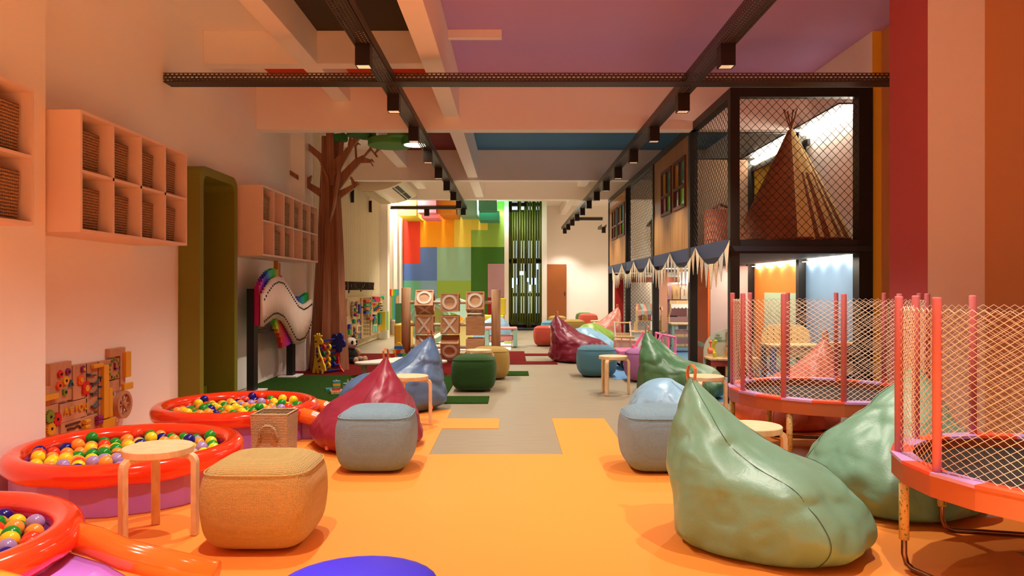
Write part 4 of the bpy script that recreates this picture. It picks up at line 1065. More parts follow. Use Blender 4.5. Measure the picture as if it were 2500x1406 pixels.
def trampoline(label, cx, cy, a_start):
    t = thing('trampoline', label, 'trampoline', (cx, cy, 0)); ZR = .50; RO, RI, RP = .705, .615, .67; n = 22
    def ang(k): return math.radians(a_start)-2*PI*k/n+PI/n*.0
    for k in range(n):
        a, b = ang(k), ang(k+1)
        vs = [(RO*math.cos(a), RO*math.sin(a), ZR), (RO*math.cos(b), RO*math.sin(b), ZR), (RI*math.cos(b), RI*math.sin(b), ZR), (RI*math.cos(a), RI*math.sin(a), ZR)]
        vs += [(x, y, z-.014) for x, y, z in vs]
        fix_normals(MB().add(vs, [(0, 1, 2, 3), (7, 6, 5, 4), (0, 4, 5, 1), (2, 6, 7, 3), (1, 5, 6, 2), (3, 7, 4, 0)]) or MB().build('x', LAV)) if False else None
        mb = MB(); mb.add(vs, [(0, 1, 2, 3), (7, 6, 5, 4), (0, 4, 5, 1), (2, 6, 7, 3), (1, 5, 6, 2), (3, 7, 4, 0)])
        fix_normals(mb.build('pad_segment', LAV if k % 2 else PADO, t))
    rg = lambda r, z: [(r*math.cos(ang(k)), r*math.sin(ang(k)), z) for k in range(n)]
    fix_normals(MB().loft([rg(RO-.004, ZR-.012), rg(RO-.004, ZR-.10), rg(RO-.012, ZR-.10), rg(RO-.012, ZR-.012)], cap=False).build('skirt', SKIRT, t))
    fix_normals(MB().loft([rg(RI+.002, ZR-.012), rg(RI+.002, ZR-.075), rg(RI+.01, ZR-.075), rg(RI+.01, ZR-.012)], cap=False).build('inner_skirt', mat('skirt_brown', rgb(130, 64, 30), rough=.7), t))
    MB().loft([rg(RI+.008, ZR-.062), rg(RI+.008, ZR-.058)]).build('jump_mat', MATB, t)
    poles = []
    for k in range(11):
        a = math.radians(a_start)-2*PI*k/11; x, y = RP*math.cos(a), RP*math.sin(a); poles.append((x, y))
        mb = MB(); mb.smooth = True; mb.lathe([(.018, ZR-.01), (.018, 1.205), (.016, 1.212), (.001, 1.213)], (x, y), 14); mb.build('pole', POLE, t)
    mb = MB()
    for k in range(11): net_strip(mb, poles[k], poles[(k+1) % 11], ZR-.03, 1.165, .045, .031, .0014)
    mb.build('net', NETM, t)
    lp = []
    for k in range(6):
        a = math.radians(167-60*k); lp.append((RP*math.cos(a), RP*math.sin(a)))
    for i, j in ((0, 5), (1, 2), (3, 4)):
        (x0, y0), (x1, y1) = lp[i], lp[j]; d = Vector((x1-x0, y1-y0)).normalized()*.05
        mb = MB(); mb.smooth = True
        mb.tube([(x0, y0, ZR-.09), (x0, y0, .07), (x0+d.x*.3, y0+d.y*.3, .03), (x0+d.x, y0+d.y, .017), (x1-d.x, y1-d.y, .017), (x1-d.x*.3, y1-d.y*.3, .03), (x1, y1, .07), (x1, y1, ZR-.09)], .0125, 10)
        lg = mb.build('leg', STEEL, t)
        for x, y in ((x0, y0), (x1, y1)):
            mb = MB(); mb.smooth = True; mb.cyl((x, y, .135), (x, y, ZR-.095), .021, 14); mb.build('foam_sleeve', SPECK, lg)
    return t
trampoline('round trampoline with pink poles and net standing in front of the mesh play structure', 2.35, 5.45, 158)
trampoline('round trampoline with pink poles and net, nearest and cut off by the picture edge', 2.395, 3.08, 157)

# ================================================================ TWO-STOREY PLAY STRUCTURE
XL, XR, Y0, ZD = 2.34, 3.87, 7.79, 1.77
t = PS = thing('play_structure', 'two storey black framed play house with mesh sides, wood panels and stained windows', 'play structure')
PY = [7.79, 9.56, 12.06, 14.95, 17.6]
def post(x, y, z1=3.40, w=.10, nm='post', z0=0.0): MB().box((x, y, z0), (x+w, y+w, z1)).build(nm, FRAME, t)
for y in PY: post(XL, y)
post(XR-.15, 7.79, w=.148)
for y in (9.56, 11.62): post(XR-.1, y, w=.098)
MB().box((XL+.101, Y0, 3.30), (XR-.151, Y0+.1, 3.40)).build('top_beam', FRAME, t)
for a, b in zip(PY, PY[1:]):
    MB().box((XL, a+.101, 3.30), (XL+.1, b-.001, 3.40)).build('top_beam', FRAME, t)
MB().box((XL+.101, 9.56, 3.30), (XR-.101, 9.66, 3.40)).build('cross_beam', FRAME, t); MB().box((XL+.101, 12.06, 3.30), (XR-.02, 12.16, 3.40)).build('cross_beam', FRAME, t)
NAVYF = mat('fascia_navy', rgb(58, 64, 88), rough=.8, bump=('noise', 220, .3, .002))
MB().box((XL+.101, Y0+.005, 1.62), (XR-.151, 17.6, ZD)).build('deck', mat('deck_black', rgb(38, 36, 40), rough=.7), t)
MB().box((XL-.02, Y0-.012, 1.645), (XR-.02, Y0-.001, 1.70)).build('deck_band', mat('band_dark', rgb(44, 46, 58), rough=.8), t)
for a, b in zip(PY, PY[1:]): MB().box((XL+.005, a+.101, 1.60), (XL+.045, b-.001, ZD+.01)).build('fascia', NAVYF, t)
MB().box((XL+.101, 11.62, ZD), (XR-.101, 11.66, 3.3)).build('partition', mat('partition_tan', rgb(150, 116, 92), rough=.8), t)
MB().box((XR-.02, 9.7, 2.1), (XR-.012, 11.55, 3.2)).build('yellow_panel', plain(236, 196, 50, .6), t)
MB().box((XR-.05, 9.4, 3.10), (XR-.012, 11.6, 3.18)).build('dark_rail', FRAME, t)
WIRE = mat('net_dark', rgb(42, 33, 28), rough=.6)
def net(P0, P1, z0, z1, cw, ch, r): 
    mb = MB(); net_strip(mb, P0, P1, z0, z1, cw, ch, r); mb.build('net', WIRE, t)
net((XL+.1, Y0+.05), (XR-.15, Y0+.05), ZD, 3.30, .090, .098, .0032)
net((XL+.05, 9.55), (XL+.05, Y0+.11), ZD, 3.30, .11, .085, .0032)
net((XL+.05, 14.94), (XL+.05, 12.17), ZD, 3.30, .13, .10, .0036)
net((XL+.05, 17.9), (XL+.05, 17.71), ZD-.2, 3.30, .1, .10, .0036)
net((XL+.2, 17.2), (XR-.6, 17.2), .35, 1.55, .08, .085, .0035)
# wood panels with casement windows
PANW = wood('panel_wood', rgb(176, 124, 66), rgb(142, 94, 46), (30, 26, 1.2))
SASH = mat('sash_brown', rgb(88, 44, 28), rough=.55)
def glass(n, c): return mat('stained_'+n, rgb(*c), rough=.08, spec=.6, emit=None)
def wood_panel(y0, y1, wy, zb, zt, cols):
    """wy: list of (ya,yb) casements"""
    x0, x1 = XL+.02, XL+.05
    mb = MB(); ys = [y0]+[v for w in wy for v in w]+[y1]
    mb.box((x0, y0, ZD+.011), (x1, y1, zb)); mb.box((x0, y0, zt), (x1, y1, 3.299))
    for i in range(0, len(ys), 2): mb.box((x0, ys[i], zb), (x1, ys[i+1], zt))
    pn = mb.build('wood_panel', PANW, t)
    for wi, (a, b) in enumerate(wy):
        f = MB(); m_ = (a+b)/2; zm = (zb+zt)/2-.05; s_ = .045
        for lo, hi in (((a, zb), (a+s_, zt)), ((b-s_, zb), (b, zt)), ((a+s_, zb), (b-s_, zb+s_)), ((a+s_, zt-s_), (b-s_, zt)), ((m_-.018, zb+s_), (m_+.018, zt-s_)), ((a+s_, zm-.02), (m_-.018, zm+.02)), ((m_+.018, zm-.02), (b-s_, zm+.02))):
            f.box((x0-.02, lo[0], lo[1]), (x1+.01, hi[0], hi[1]))
        fr = f.build('window_frame', SASH, t)
        for k, (lo, hi) in enumerate((((m_, zb), (b, zm)), ((a, zb), (m_, zm)), ((m_, zm), (b, zt)), ((a, zm), (m_, zt)))):
            c = cols[wi][k]; MB().box((x0+.008, lo[0]+.01, lo[1]+.01), (x0+.014, hi[0]-.01, hi[1]-.01)).build('pane', glass(*c), fr)
PK, GNN, AM, TL, DK, CY_ = ('pink', (196, 96, 130)), ('green', (110, 214, 70)), ('amber', (196, 150, 50)), ('teal', (70, 150, 130)), ('plum', (96, 60, 84)), ('cyan', (90, 186, 200))
wood_panel(9.661, 12.059, [(9.86, 10.60), (10.74, 11.46)], 2.36, 3.06, [[DK, GNN, AM, TL], [PK, GNN, AM, TL]])
wood_panel(15.051, 17.599, [(15.2, 16.1), (16.25, 17.1)], 2.36, 3.06, [[PK, GNN, AM, CY_], [PK, GNN, AM, CY_]])
# lit ledges
LED = emis('led_strip', (1.0, .90, .72, 1), 30)
for y0, y1, z in ((8.12, 9.54, 3.30), (9.72, 11.55, 3.26), (8.12, 9.54, 1.595), (9.7, 11.55, 1.595)):
    up = z > 2
    if up: MB().box((XR-.08, y0, z-.05), (XR-.012, y1, z)).build('led_strip', LED, t)
    else:
        ls = MB().box((XR-.06, y0, z-.006), (XR-.03, y1, z)).build('led_strip', emis('led_strip_low', (1, .88, .68, 1), 14), t)
        for k in range(4):
            mb = MB(); mb.smooth = True; mb.sph((XR-.045, y0+(y1-y0)*(k+.5)/4, z-.026), .026, 12, (1, 1.5, .8)); mb.build('bulb', emis('bulb_glow', (1, .92, .8, 1), 60), ls)
for y0, y1 in ((8.12, 9.54), (9.72, 11.55)): MB().box((XR-.22, y0, 3.302), (XR-.012, y1, 3.32)).build('added_strip_shade', FRAME, t)  # covers added to keep the strips' light off the ceiling
MB().box((XL+.4, 13.2, 1.595), (XR-.3, 13.23, 1.605)).build('led_strip', MATS['led_strip_low'], t)
# ground floor panels
for nm, y0, y1, c in (('blue_panel', 7.94, 9.55, (120, 152, 186)), ('orange_panel', 9.67, 11.57, (242, 130, 40))):
    MB().box((XR-.01, y0, .0), (XR+.005, y1, 1.6)).build(nm, plain(*c, .7), t)
MB().box((XR-.018, 9.75, 0.0), (XR-.011, 11.1, 1.18)).build('mint_panel', plain(186, 206, 170, .7), t)
MB().box((3.17, 11.62, 0), (XR-.101, 11.66, 1.6)).build('mauve_partition', plain(206, 186, 180, .8), t)
MB().box((3.13, 11.62, 0), (3.165, 12.6, 1.6)).build('orange_side', plain(232, 110, 30, .7), t)
MB().box((3.08, 15.3, 0), (3.27, 15.34, 1.6)).build('peach_partition', plain(222, 164, 140, .8), t)
MB().box((2.48, 17.52, 0), (2.86, 17.57, 1.6)).build('red_panel', plain(190, 40, 34, .8), t)
MB().box((2.6, 16.6, 1.38), (3.86, 16.7, 1.5)).build('rail', mat('rail_rust', rgb(120, 62, 40), rough=.6), t)
MB().box((2.66, 17.3, 0), (3.3, 17.34, 1.6)).build('grey_net_backing', plain(190, 176, 160, .9), t)

# bunting swags
PENN = [mat('pennant_a', rgb(232, 220, 188), rough=.9, vary=((60, 60, 60), rgb(214, 190, 150), 3)), mat('pennant_b', rgb(226, 206, 170), rough=.9, vary=((120, 120, 120), rgb(176, 120, 70), 2)), mat('pennant_c', rgb(214, 208, 190), rough=.9, vary=((90, 40, 90), rgb(170, 164, 150), 2))]
CORD = mat('cord_black', rgb(22, 20, 22), rough=.8)
SW = [7.73, 9.18, 10.66, 12.25, 13.84, 15.33, 16.85]
for i, (a, b) in enumerate(zip(SW, SW[1:])):
    tt = thing('bunting', 'swag of patterned cream pennants along the navy deck edge, %s from the front post' % ORD[i], 'bunting', group='bunting swags on the play structure')
    xs = XL-.022; n = 24
    def sag(y): f = (y-a)/(b-a); return 1.775-.25*(1-(2*f-1)**2)
    MB().tube([(xs, a+(b-a)*k/n, sag(a+(b-a)*k/n)) for k in range(n+1)], .006, 6).build('cord', CORD, tt)
    m_ = 7
    for k in range(m_):
        y = a+(b-a)*(k+.5)/m_; w = (b-a)/m_*.47; zt0, zt1 = sag(y-w), sag(y+w); zl = sag(y)-.29
        MB().prism([(y-w, zt0), (y+w, zt1), (y+.006, zl), (y-.006, zl)], 'x', xs-.004-.002*(k % 2), xs-.001-.002*(k % 2)).build('pennant', PENN[(k*2+i) % 3], tt)

# ---- upper deck things
t = thing('teepee_tent', 'brown canvas teepee with cream folds and crossed poles on the upper deck', 'tent', (3.26, 8.50, ZD+.004))
CANV = mat('canvas_brown', rgb(150, 96, 62), rough=.9, vary=((3, 3, 40), rgb(136, 84, 54), 2)); CANC = mat('canvas_cream', rgb(232, 206, 140), rough=.9)
base = []; ap = 1.32
n = 64
def tpoint(a, f):
    sq = 1/((abs(math.cos(a))**3.2+abs(math.sin(a))**3.2)**(1/3.2)); r = (.60*(1-f)+.03)*min(sq, 1.25)
    rip = .018*(1-f)*math.sin(16*a) if -PI < a < 0 else 0
    x, y = (r+rip)*math.cos(a), (r+rip)*.84*math.sin(a)
    return (max(-.66, min(.56, x)), y, ap*f)
mb = MB(); mb.smooth = True
vs = []; fs = []; rows = [0, .03, .15, .3, .45, .6, .75, .9, 1.0]
for f in rows: vs += [tpoint(-PI+2*PI*k/n, f) for k in range(n)]
stripe = {14, 15, 16, 18, 20, 22, 24}
for i in range(len(rows)-1):
    for k in range(n):
        l = (k+1) % n; fs.append((i*n+k, i*n+l, (i+1)*n+l, (i+1)*n+k))
mb.add(vs, fs)
mb.m = [1 if (j % n) in stripe or (j % n) in (17, 19, 21) and (j//n) > 4 else 0 for j in range(len(fs))]
mb.build('canvas', [CANV, CANC], t)
for dx, dy in ((-.09, -.02), (.06, -.05), (.09, .05), (-.01, .07), (.03, .0)):
    MB().cyl((-dx*.25, -dy*.25, ap-.06), (dx, dy, ap+.24), .012, 8).build('pole', WALNUT, t)
MB().tube([tpoint(-PI+2*PI*k/24, .016) for k in range(24)], .018, 6, closed=True).build('hem', CANV, t)
t = thing('fabric_bin', 'tall terracotta fabric bin with a toy on top behind the deck mesh', 'storage bin', (2.66, 9.28, ZD+.003))
MB().lathe([(.19, 0), (.20, .01), (.205, .46), (.195, .47), (.18, .46), (.18, .1), (.001, .1)], n=28).build('bin_body', plain(196, 120, 88, .9), t)
MB().tube([(-.1, -.06, .48), (.0, .03, .55), (.12, .0, .5)], .02, 6).build('draped_toy', plain(130, 70, 44, .8), t)
t = thing('toy_house', 'cream toy house with a pitched roof on the upper deck behind the mesh', 'toy house', (3.12, 13.6, ZD+.003), .5)
t.scale = (.85, .85, .9)
MB().prism([(-.42, 0), (.42, 0), (.42, .75), (0, 1.12), (-.42, .75)], 'y', -.45, .45).build('walls', plain(206, 160, 128, .8), t)
for s_ in (-1, 1):
    MB().prism([(0, 1.13), (s_*.50, .70), (s_*.50, .74), (0, 1.18)], 'y', -.5, .5).build('roof', plain(206, 190, 150, .8), t)
for k in range(3): MB().box((-.06, -.46, .12+.26*k), (.08, -.45, .2+.26*k)).build('window', plain(190, 150, 60, .6), t)
# ================================================================ FAR END
# noughts and crosses frame
YN = 12.25
t = thing('noughts_and_crosses', 'giant wooden noughts and crosses game, nine turning cubes on rods between two posts', 'game', (0, YN, .008))
for x, zt in ((-1.785, 1.245), (-.27, 1.215)):
    mb = MB(); mb.smooth = True; mb.lathe([(.078, 0), (.078, zt-.006), (.072, zt)], (x, 0), 24); mb.build('post', OAK, t)
ROD = mat('rod_cream', rgb(226, 208, 186), rough=.5)
for zr in (1.0, .625, .245): 
    mb = MB(); mb.smooth = True; mb.cyl((-1.72, 0, zr), (-.335, 0, zr), .027, 14); mb.build('rod', ROD, t)
def ox_cube(x, z, rx, front, under, top):
    """hollow framed cube turned about the rod; marks on its faces"""
    s = .152; b = .02
    mb = MB(); mb.cb((0, 0, 0), (2*s-.03, 2*s-.03, 2*s-.03))
    for a in (-1, 1):
        for c in (-1, 1):
            mb.cb((0, a*(s-b/2), c*(s-b/2)), (2*s, b, b)); mb.cb((a*(s-b/2), 0, c*(s-b/2)), (b, 2*s-2*b, b)); mb.cb((a*(s-b/2), c*(s-b/2), 0), (b, b, 2*s-2*b))
    o = mb.build('cube', OAKH, t, loc=(x, 0, z), rot=(rx, 0, 0))
    W_ = mat('mark_white', rgb(238, 226, 210), rough=.5)
    def mark(kind, rot):
        if kind == 'O': m_ = MB().ringprism(.125, .088, 'y', -s-.004, -s+.016, n=40)
        elif kind == 'X':
            m_ = MB()
            for k in (-1, 1): m_.prism([(-k*.12, .125), (-k*.075, .125), (k*.12, -.125), (k*.075, -.125)], 'y', -s-.004+.001*k, -s+.016)
        else: return
        fix_normals(m_.build('nought' if kind == 'O' else 'cross', W_, o, rot=rot))
    if front == 'plain': MB().cb((0, -s+.004, 0), (2*s-.002, .012, 2*s-.002)).build('plain_face', OAKH, o)
    mark(front, (0, 0, 0)); mark(under, (PI/2, 0, 0)); mark(top, (-PI/2, 0, 0))
D = math.radians
for x, z, rx, f, u, tp in ((-1.465, 1.0, -D(33), 'O', 'X', None), (-1.04, 1.0, -D(2), 'O', 'X', None), (-.615, 1.0, -D(14), 'O', 'X', None),
                          (-1.465, .625, D(1), 'X', None, None), (-1.04, .625, D(1), 'X', None, None), (-.615, .625, D(8), 'plain', None, 'X'),
                          (-1.465, .245, D(62), 'plain', None, 'X'), (-1.04, .245, D(24), 'O', None, 'plain'), (-.615, .245, D(2), 'plain', None, None)):
    ox_cube(x, z, rx, f, u, tp)
t = thing('block_castle', 'little castle of red, green, blue and plain building blocks beside the game post', 'toy blocks', (-1.83, 11.72, .010))
BC = [(30, 110, 190), (214, 50, 40), (90, 180, 50), (214, 170, 120), (236, 190, 60)]
k = 0
for r, n_ in ((0, 5), (1, 5), (2, 4), (3, 3)):
    for i in range(n_):
        MB().cb(((i-(n_-1)/2)*.062, .0+.02*((i+r) % 2), .031+.062*r), (.058, .06, .060)).build('block', plain(*BC[(i*2+r*3) % 5]), t); k += 1
MB().cb((0, .01, .279), (.13, .06, .05)).build('block', plain(*BC[0]), t)
MB().ringprism(.055, .001, 'y', -.02, .04, (0, .305), 16, 0, PI).build('arch_block', plain(*BC[4]), t)

# toddler corner
MAT_ = struct('floor_platform', MB().box((-2.0, 14.45, 0), (-.02, 20.9, .02)), PLAT)
SOFT = lambda c: plain(*c, .55)
tag(MB().box((-2.26, 13.95, .008), (-2.12, 15.6, .55)).build('padded_barrier', SOFT((226, 178, 56)), bevel=.03), 'long yellow padded barrier at the edge of the toddler corner', 'barrier')
t = thing('soft_ring', 'mint green soft play ring with a pale yellow back, behind the game cubes', 'soft play piece', (-1.80, 16.1, .02))
MB().ringprism(.46, .36, 'y', -.2, .2, (0, .462), 48).build('ring', SOFT((150, 190, 170)), t, bevel=.012)
MB().ringprism(.36, .001, 'y', .15, .19, (0, .462), 40, .0, PI*1.1).build('back_disc', SOFT((232, 222, 140)), t)
MB().ringprism(.466, .452, 'y', -.215, -.2, (0, .462), 48).build('rim_piping', SOFT((196, 226, 206)), t)
t = thing('soft_slide', 'pale mint curved soft slide rising behind the game cubes', 'soft play piece', (-1.62, 18.5, .02))
MB().ringprism(1.0, .62, 'y', -.3, .3, (0, .0), 24, 0, PI*.62).build('curve', SOFT((176, 212, 196)), t)
t = thing('soft_ramp', 'pale yellow soft play ramp leaning between the game cubes', 'soft play piece', (-1.15, 15.3, .02))
MB().prism([(-.42, 0), (.32, 0), (.30, .62), (.22, .66)], 'y', -.3, .3).build('ramp', SOFT((244, 232, 150)), t, bevel=.01)
MB().cyl((.02, -.31, .38), (.02, -.36, .38), .05, 16).build('orange_button', SOFT((230, 110, 40)), t)
tag(MB().prism([(-.36, 0), (.3, 0), (.3, .38), (-.1, .38), (-.1, .72), (-.36, .72)], 'y', -.25, .25).build('soft_step', SOFT((210, 128, 150)), bevel=.02, loc=(-.70, 19.3, .02)), 'pink soft play step block behind the right column of game cubes', 'soft play piece')
t = thing('soft_chair', 'yellow soft toddler chair near the dark red wall field', 'chair', (-.45, 17.9, .02))
MB().box((-.35, -.28, .46), (.25, .25, .56)).build('seat', SOFT((224, 206, 56)), t, bevel=.02); MB().box((.02, .15, .56), (.3, .27, .98)).build('backrest', SOFT((224, 206, 56)), t, bevel=.02); MB().box((-.3, -.22, 0), (.2, .2, .46)).build('base', SOFT((210, 190, 50)), t, bevel=.02)
tag(MB().cb((0, 0, .25), (.3, .3, .5)).build('soft_block', SOFT((236, 160, 40)), bevel=.02, loc=(-1.35, 19.9, .02)), 'amber soft cube standing behind the yellow ramp', 'soft play piece')
beanbag('light blue beanbag in the toddler corner beside the pink bench', -.45, 16.85, 185, BM['sky'], prof=LOWB, seed=12, s=(.84, .8, 1.25), strap=False)
t = thing('toddler_bench', 'pink cushioned bench with mint green side panels in the toddler corner', 'bench', (-.23, 15.4, .022))
for x in (-.30, .30): MB().box((x-.045, -.2, 0), (x+.045, .2, .35)).build('side_panel', SOFT((160, 204, 186)), t, bevel=.012)
MB().box((-.255, -.18, .12), (.255, .18, .23)).build('seat', SOFT((226, 150, 146)), t, bevel=.03); MB().box((-.34, -.205, .351), (.34, .205, .40)).build('top_cushion', SOFT((230, 156, 150)), t, bevel=.02)
t = thing('play_cone', 'small lime green cone standing behind the pink bench', 'toy', (-.10, 16.1, .02))
MB().lathe([(.085, 0), (.085, .012), (.08, .02), (.035, .12), (.001, .12)], n=20).build('cone', SOFT((172, 190, 96)), t)
t = thing('activity_tower', 'tall wooden activity stand with rainbow top and green and blue strips by the left wall', 'toy stand', (-3.12, 19.2, 0))
MB().box((-.09, -.1, .45), (.12, .1, 1.05)).build('panel', PINE, t); MB().box((-.09, -.1, 0), (.12, .1, .02)).build('base', plain(226, 190, 40), t)
for i, c in enumerate(((214, 50, 30), (240, 190, 40), (90, 190, 60), (60, 170, 180))): MB().box((-.1+.055*i, -.12, 1.051), (-.048+.055*i, .1, 1.22)).build('rainbow_block', plain(*c), t)
for i, c in enumerate(((70, 190, 80), (60, 150, 190))): MB().box((-.02+.045*i, -.125, .42), (.022+.045*i, -.101, 1.05)).build('strip', plain(*c), t)
MB().lathe([(.09, .021), (.1, .36), (.09, .36), (.08, .06), (.001, .06)], n=20).build('woven_tub', STRAW, t)
tag(MB().box((-2.98, 18.55, .35), (-2.80, 18.6, .86)).build('green_board', SOFT((60, 104, 60)), bevel=.004) , 'dark green upright board near the toddler corner', 'board')
MB().box((-.01, 0, 0), (.01, .02, .34)).build('leg', BLACK, COL.objects['green_board'], loc=(-2.89, 18.56, .005))

# big cubes hung on the rear wall
def cube_block(label, x0, y0, x1, y1, Y, c, depth):
    a, b = pt(x0, y0, Y), pt(x1, y1, Y); ztop = CEIL-.01 if y0 < 495 else a.z
    o = MB().box((a.x, Y, b.z), (b.x, Y+depth, ztop)).build('wall_cube', plain(*c, .7)); tag(o, label, 'wall block', 'coloured blocks high on the rear wall')
cube_block('yellow block jutting from the top of the colourful rear wall', 971, 490, 1016, 526, 19.7, (222, 204, 64), 1.75)
cube_block('pink block beside the yellow one, high on the rear wall', 1020, 490, 1064.5, 519, 19.6, (222, 132, 156), .6)
cube_block('lower pink block under the other pink one on the rear wall', 1029, 521, 1070, 532, 20.4, (232, 140, 160), 1.05)
cube_block('brownish orange block at the top centre of the rear wall', 1070, 490, 1113, 521.6, 19.8, (216, 130, 34), 1.65)
cube_block('grey teal block right of the orange block on the rear wall', 1120, 490, 1164, 522, 19.9, (126, 172, 150), 1.55)
cube_block('deep teal block at the upper right of the rear wall', 1168, 490, 1213, 512.6, 19.6, (70, 136, 110), .7)
cube_block('lower teal block at the upper right of the rear wall', 1169.6, 514.5, 1219, 537, 20.5, (70, 146, 122), .95)

# bamboo screen
t = thing('bamboo_screen', 'screen of upright green bamboo poles hung in front of the tall rear window', 'screen')
BG1 = mat('bamboo_green', rgb(96, 108, 34), rough=.5); BG2 = mat('bamboo_dark', rgb(44, 52, 20), rough=.6)
for i in range(13):
    px = 1245+6.15*i; x = (px-1250)/F*21.55; zs = R.choice([1.55, 1.75, 1.95, 2.1, 1.35]); zt = 3.95-R.choice([0, .15, .3, .45]); zb = R.choice([.10, .16, .22])
    for (a, b, y, m_) in ((zs, zt, 21.52, BG1), (zb, zs-R.choice([.12, .2, .3]), 21.56, BG1), (zb+.1, 3.9, 21.68, BG2)):
        if m_ is BG2 and i % 3: continue
        mb = MB(); mb.smooth = True; mb.cyl((x+(.03 if m_ is BG2 else 0), y, a), (x+(.03 if m_ is BG2 else 0), y, b), .029, 10); mb.build('pole', m_, t)
MB().box((-.11, 21.62, 1.98), (.88, 21.65, 2.04)).build('rail', BLACK, t)

# ================================================================ TOYS UNDER THE DECK
t = thing('market_stand', 'mint green toy market stand with wooden crates and a scalloped white awning', 'toy stand', (3.45, 14.3, .004))
MINT = plain(158, 184, 164, .6)
for x in (-.32, .32):
    for y in (-.17, .17): MB().cb((x, y, .265), (.045, .045, .53)).build('leg', MINT, t)
MB().box((-.36, -.22, .53), (.36, .22, .56)).build('counter', PINE, t, bevel=.004)
for z in (.09, .28): 
    sh = MB().box((-.30, -.19, z), (.30, .19, z+.02)).build('shelf', MINT, t)
    for x0, x1 in ((-.30, -.105), (-.095, .10), (.11, .30)): MB().box((x0, -.20, z+.02), (x1, -.18, z+.07)).box((x0, -.18, z+.02), (x1, .18, z+.03)).build('crate', PINE, sh)
dr = MB().box((-.29, -.19, .44), (.29, .17, .525)).build('drawer_box', MINT, t)
for x in (-.14, .05, .22): MB().box((x-.08, -.197, .45), (x+.08, -.19, .515)).cyl((x, -.205, .485), (x, -.197, .485), .008, 8).build('drawer', plain(84, 74, 76), dr)
for x in (-.33, .33): MB().tube([(x, .15, .56), (x-.0, .15, .70), (x, .0, .82), (x, .0, .98)], .018, 6).build('awning_post', PINE, t)
MB().box((-.35, -.02, .93), (.35, .02, 1.0)).build('awning_board', PINE, t)
mb = MB(); mb.box((-.33, -.03, .88), (.33, -.021, .93))
for k in range(9): mb.ringprism(.036, .001, 'y', -.03, -.021, (-.293+.0733*k, .88), 12, PI, 2*PI)
mb.build('scalloped_awning', WHITE, t)
t = thing('ice_cream_stand', 'small wooden toy ice cream stand with a striped awning and four coloured lollies', 'toy stand', (2.73, 14.62, .004))
MB().box((-.30, -.2, .0), (.30, .2, .36)).build('counter_body', CREAM, t); MB().box((-.34, -.24, .361), (.34, .24, .385)).build('counter', PINE, t, bevel=.004)
for s_ in (-1, 1): MB().prism([(-.2, .386), (.15, .386), (.05, .56), (-.1, .6), (-.1, .88), (-.16, .88), (-.2, .80)], 'x', s_*.25-.015, s_*.25+.015).build('side_panel', PINE, t)
MB().box((-.234, -.08, .58), (.234, .08, .60)).build('lolly_shelf', PINE, t)
for i, c in enumerate(((176, 112, 76), (232, 206, 80), (236, 150, 160), (130, 190, 176))):
    mb = MB(); mb.smooth = True; mb.lathe([(.034, .601), (.034, .74), (.024, .765), (.001, .775)], (-.15+.09*i, -.03), 14); mb.build('lolly', plain(*c), t)
for k in range(7): MB().prism([(-.20, .79), (-.20, .70+.02*(k % 2)), (.0, .91), (.0, .93)], 'x', -.234+.067*k, -.170+.067*k).build('awning_stripe', plain(*[(226, 160, 140), (170, 190, 176)][k % 2]), t)
mb = MB(); mb.lathe([(.10, .386), (.12, .40), (.001, .40)], (.12, -.1), 20); mb.build('tray', plain(150, 190, 190), t)

t = thing('toy_high_chair', 'white and natural wood doll high chair beside the ice cream stand', 'toy chair', (2.13, 14.0, 0.004))
PALE = plain(222, 190, 176, .5)
for s_ in (-1, 1):
    MB().prism([(-.22, 0), (-.17, 0), (.10, .58), (.06, .60)], 'x', s_*.15-.012, s_*.15+.012).build('side_frame', PALE, t); MB().prism([(.16, 0), (.2, 0), (.03, .36), (-.02, .36)], 'x', s_*.15-.011, s_*.15+.011).build('leg', PALE, t)
MB().cyl((-.17, .075, .575), (.17, .075, .575), .014, 10).build('top_bar', PINE, t); MB().box((-.137, -.14, .20), (.137, .08, .225)).build('seat', PINE, t); MB().box((-.137, .06, .226), (.137, .08, .38)).build('backrest', PINE, t); MB().box((-.2, -.2, .31), (.2, -.1, .33)).build('tray', PINE, t)

t = thing('doll_pram', 'peach doll pram with a wooden handle behind the teal pouf', 'toy pram', (1.98, 12.75, 0))
MB().prism([(-.2, .14), (.2, .14), (.22, .34), (-.18, .36)], 'y', -.09, .09).build('body', plain(232, 172, 140, .6), t, bevel=.02)
MB().cyl((-.16, -.11, .40), (.16, -.11, .40), .014, 10).build('handle', PINE, t)
for s_ in (-1, 1): MB().tube([(s_*.07, -.11, .40), (s_*.09, -.1, .25), (s_*.11, -.095, .06)], .012, 6).build('frame', plain(226, 180, 150), t)
for x in (-.15, .15):
    for y in (-.12, .12): MB().cyl((x, y-.01, .06), (x, y+.01, .06), .059, 18).build('wheel', PINE, t)

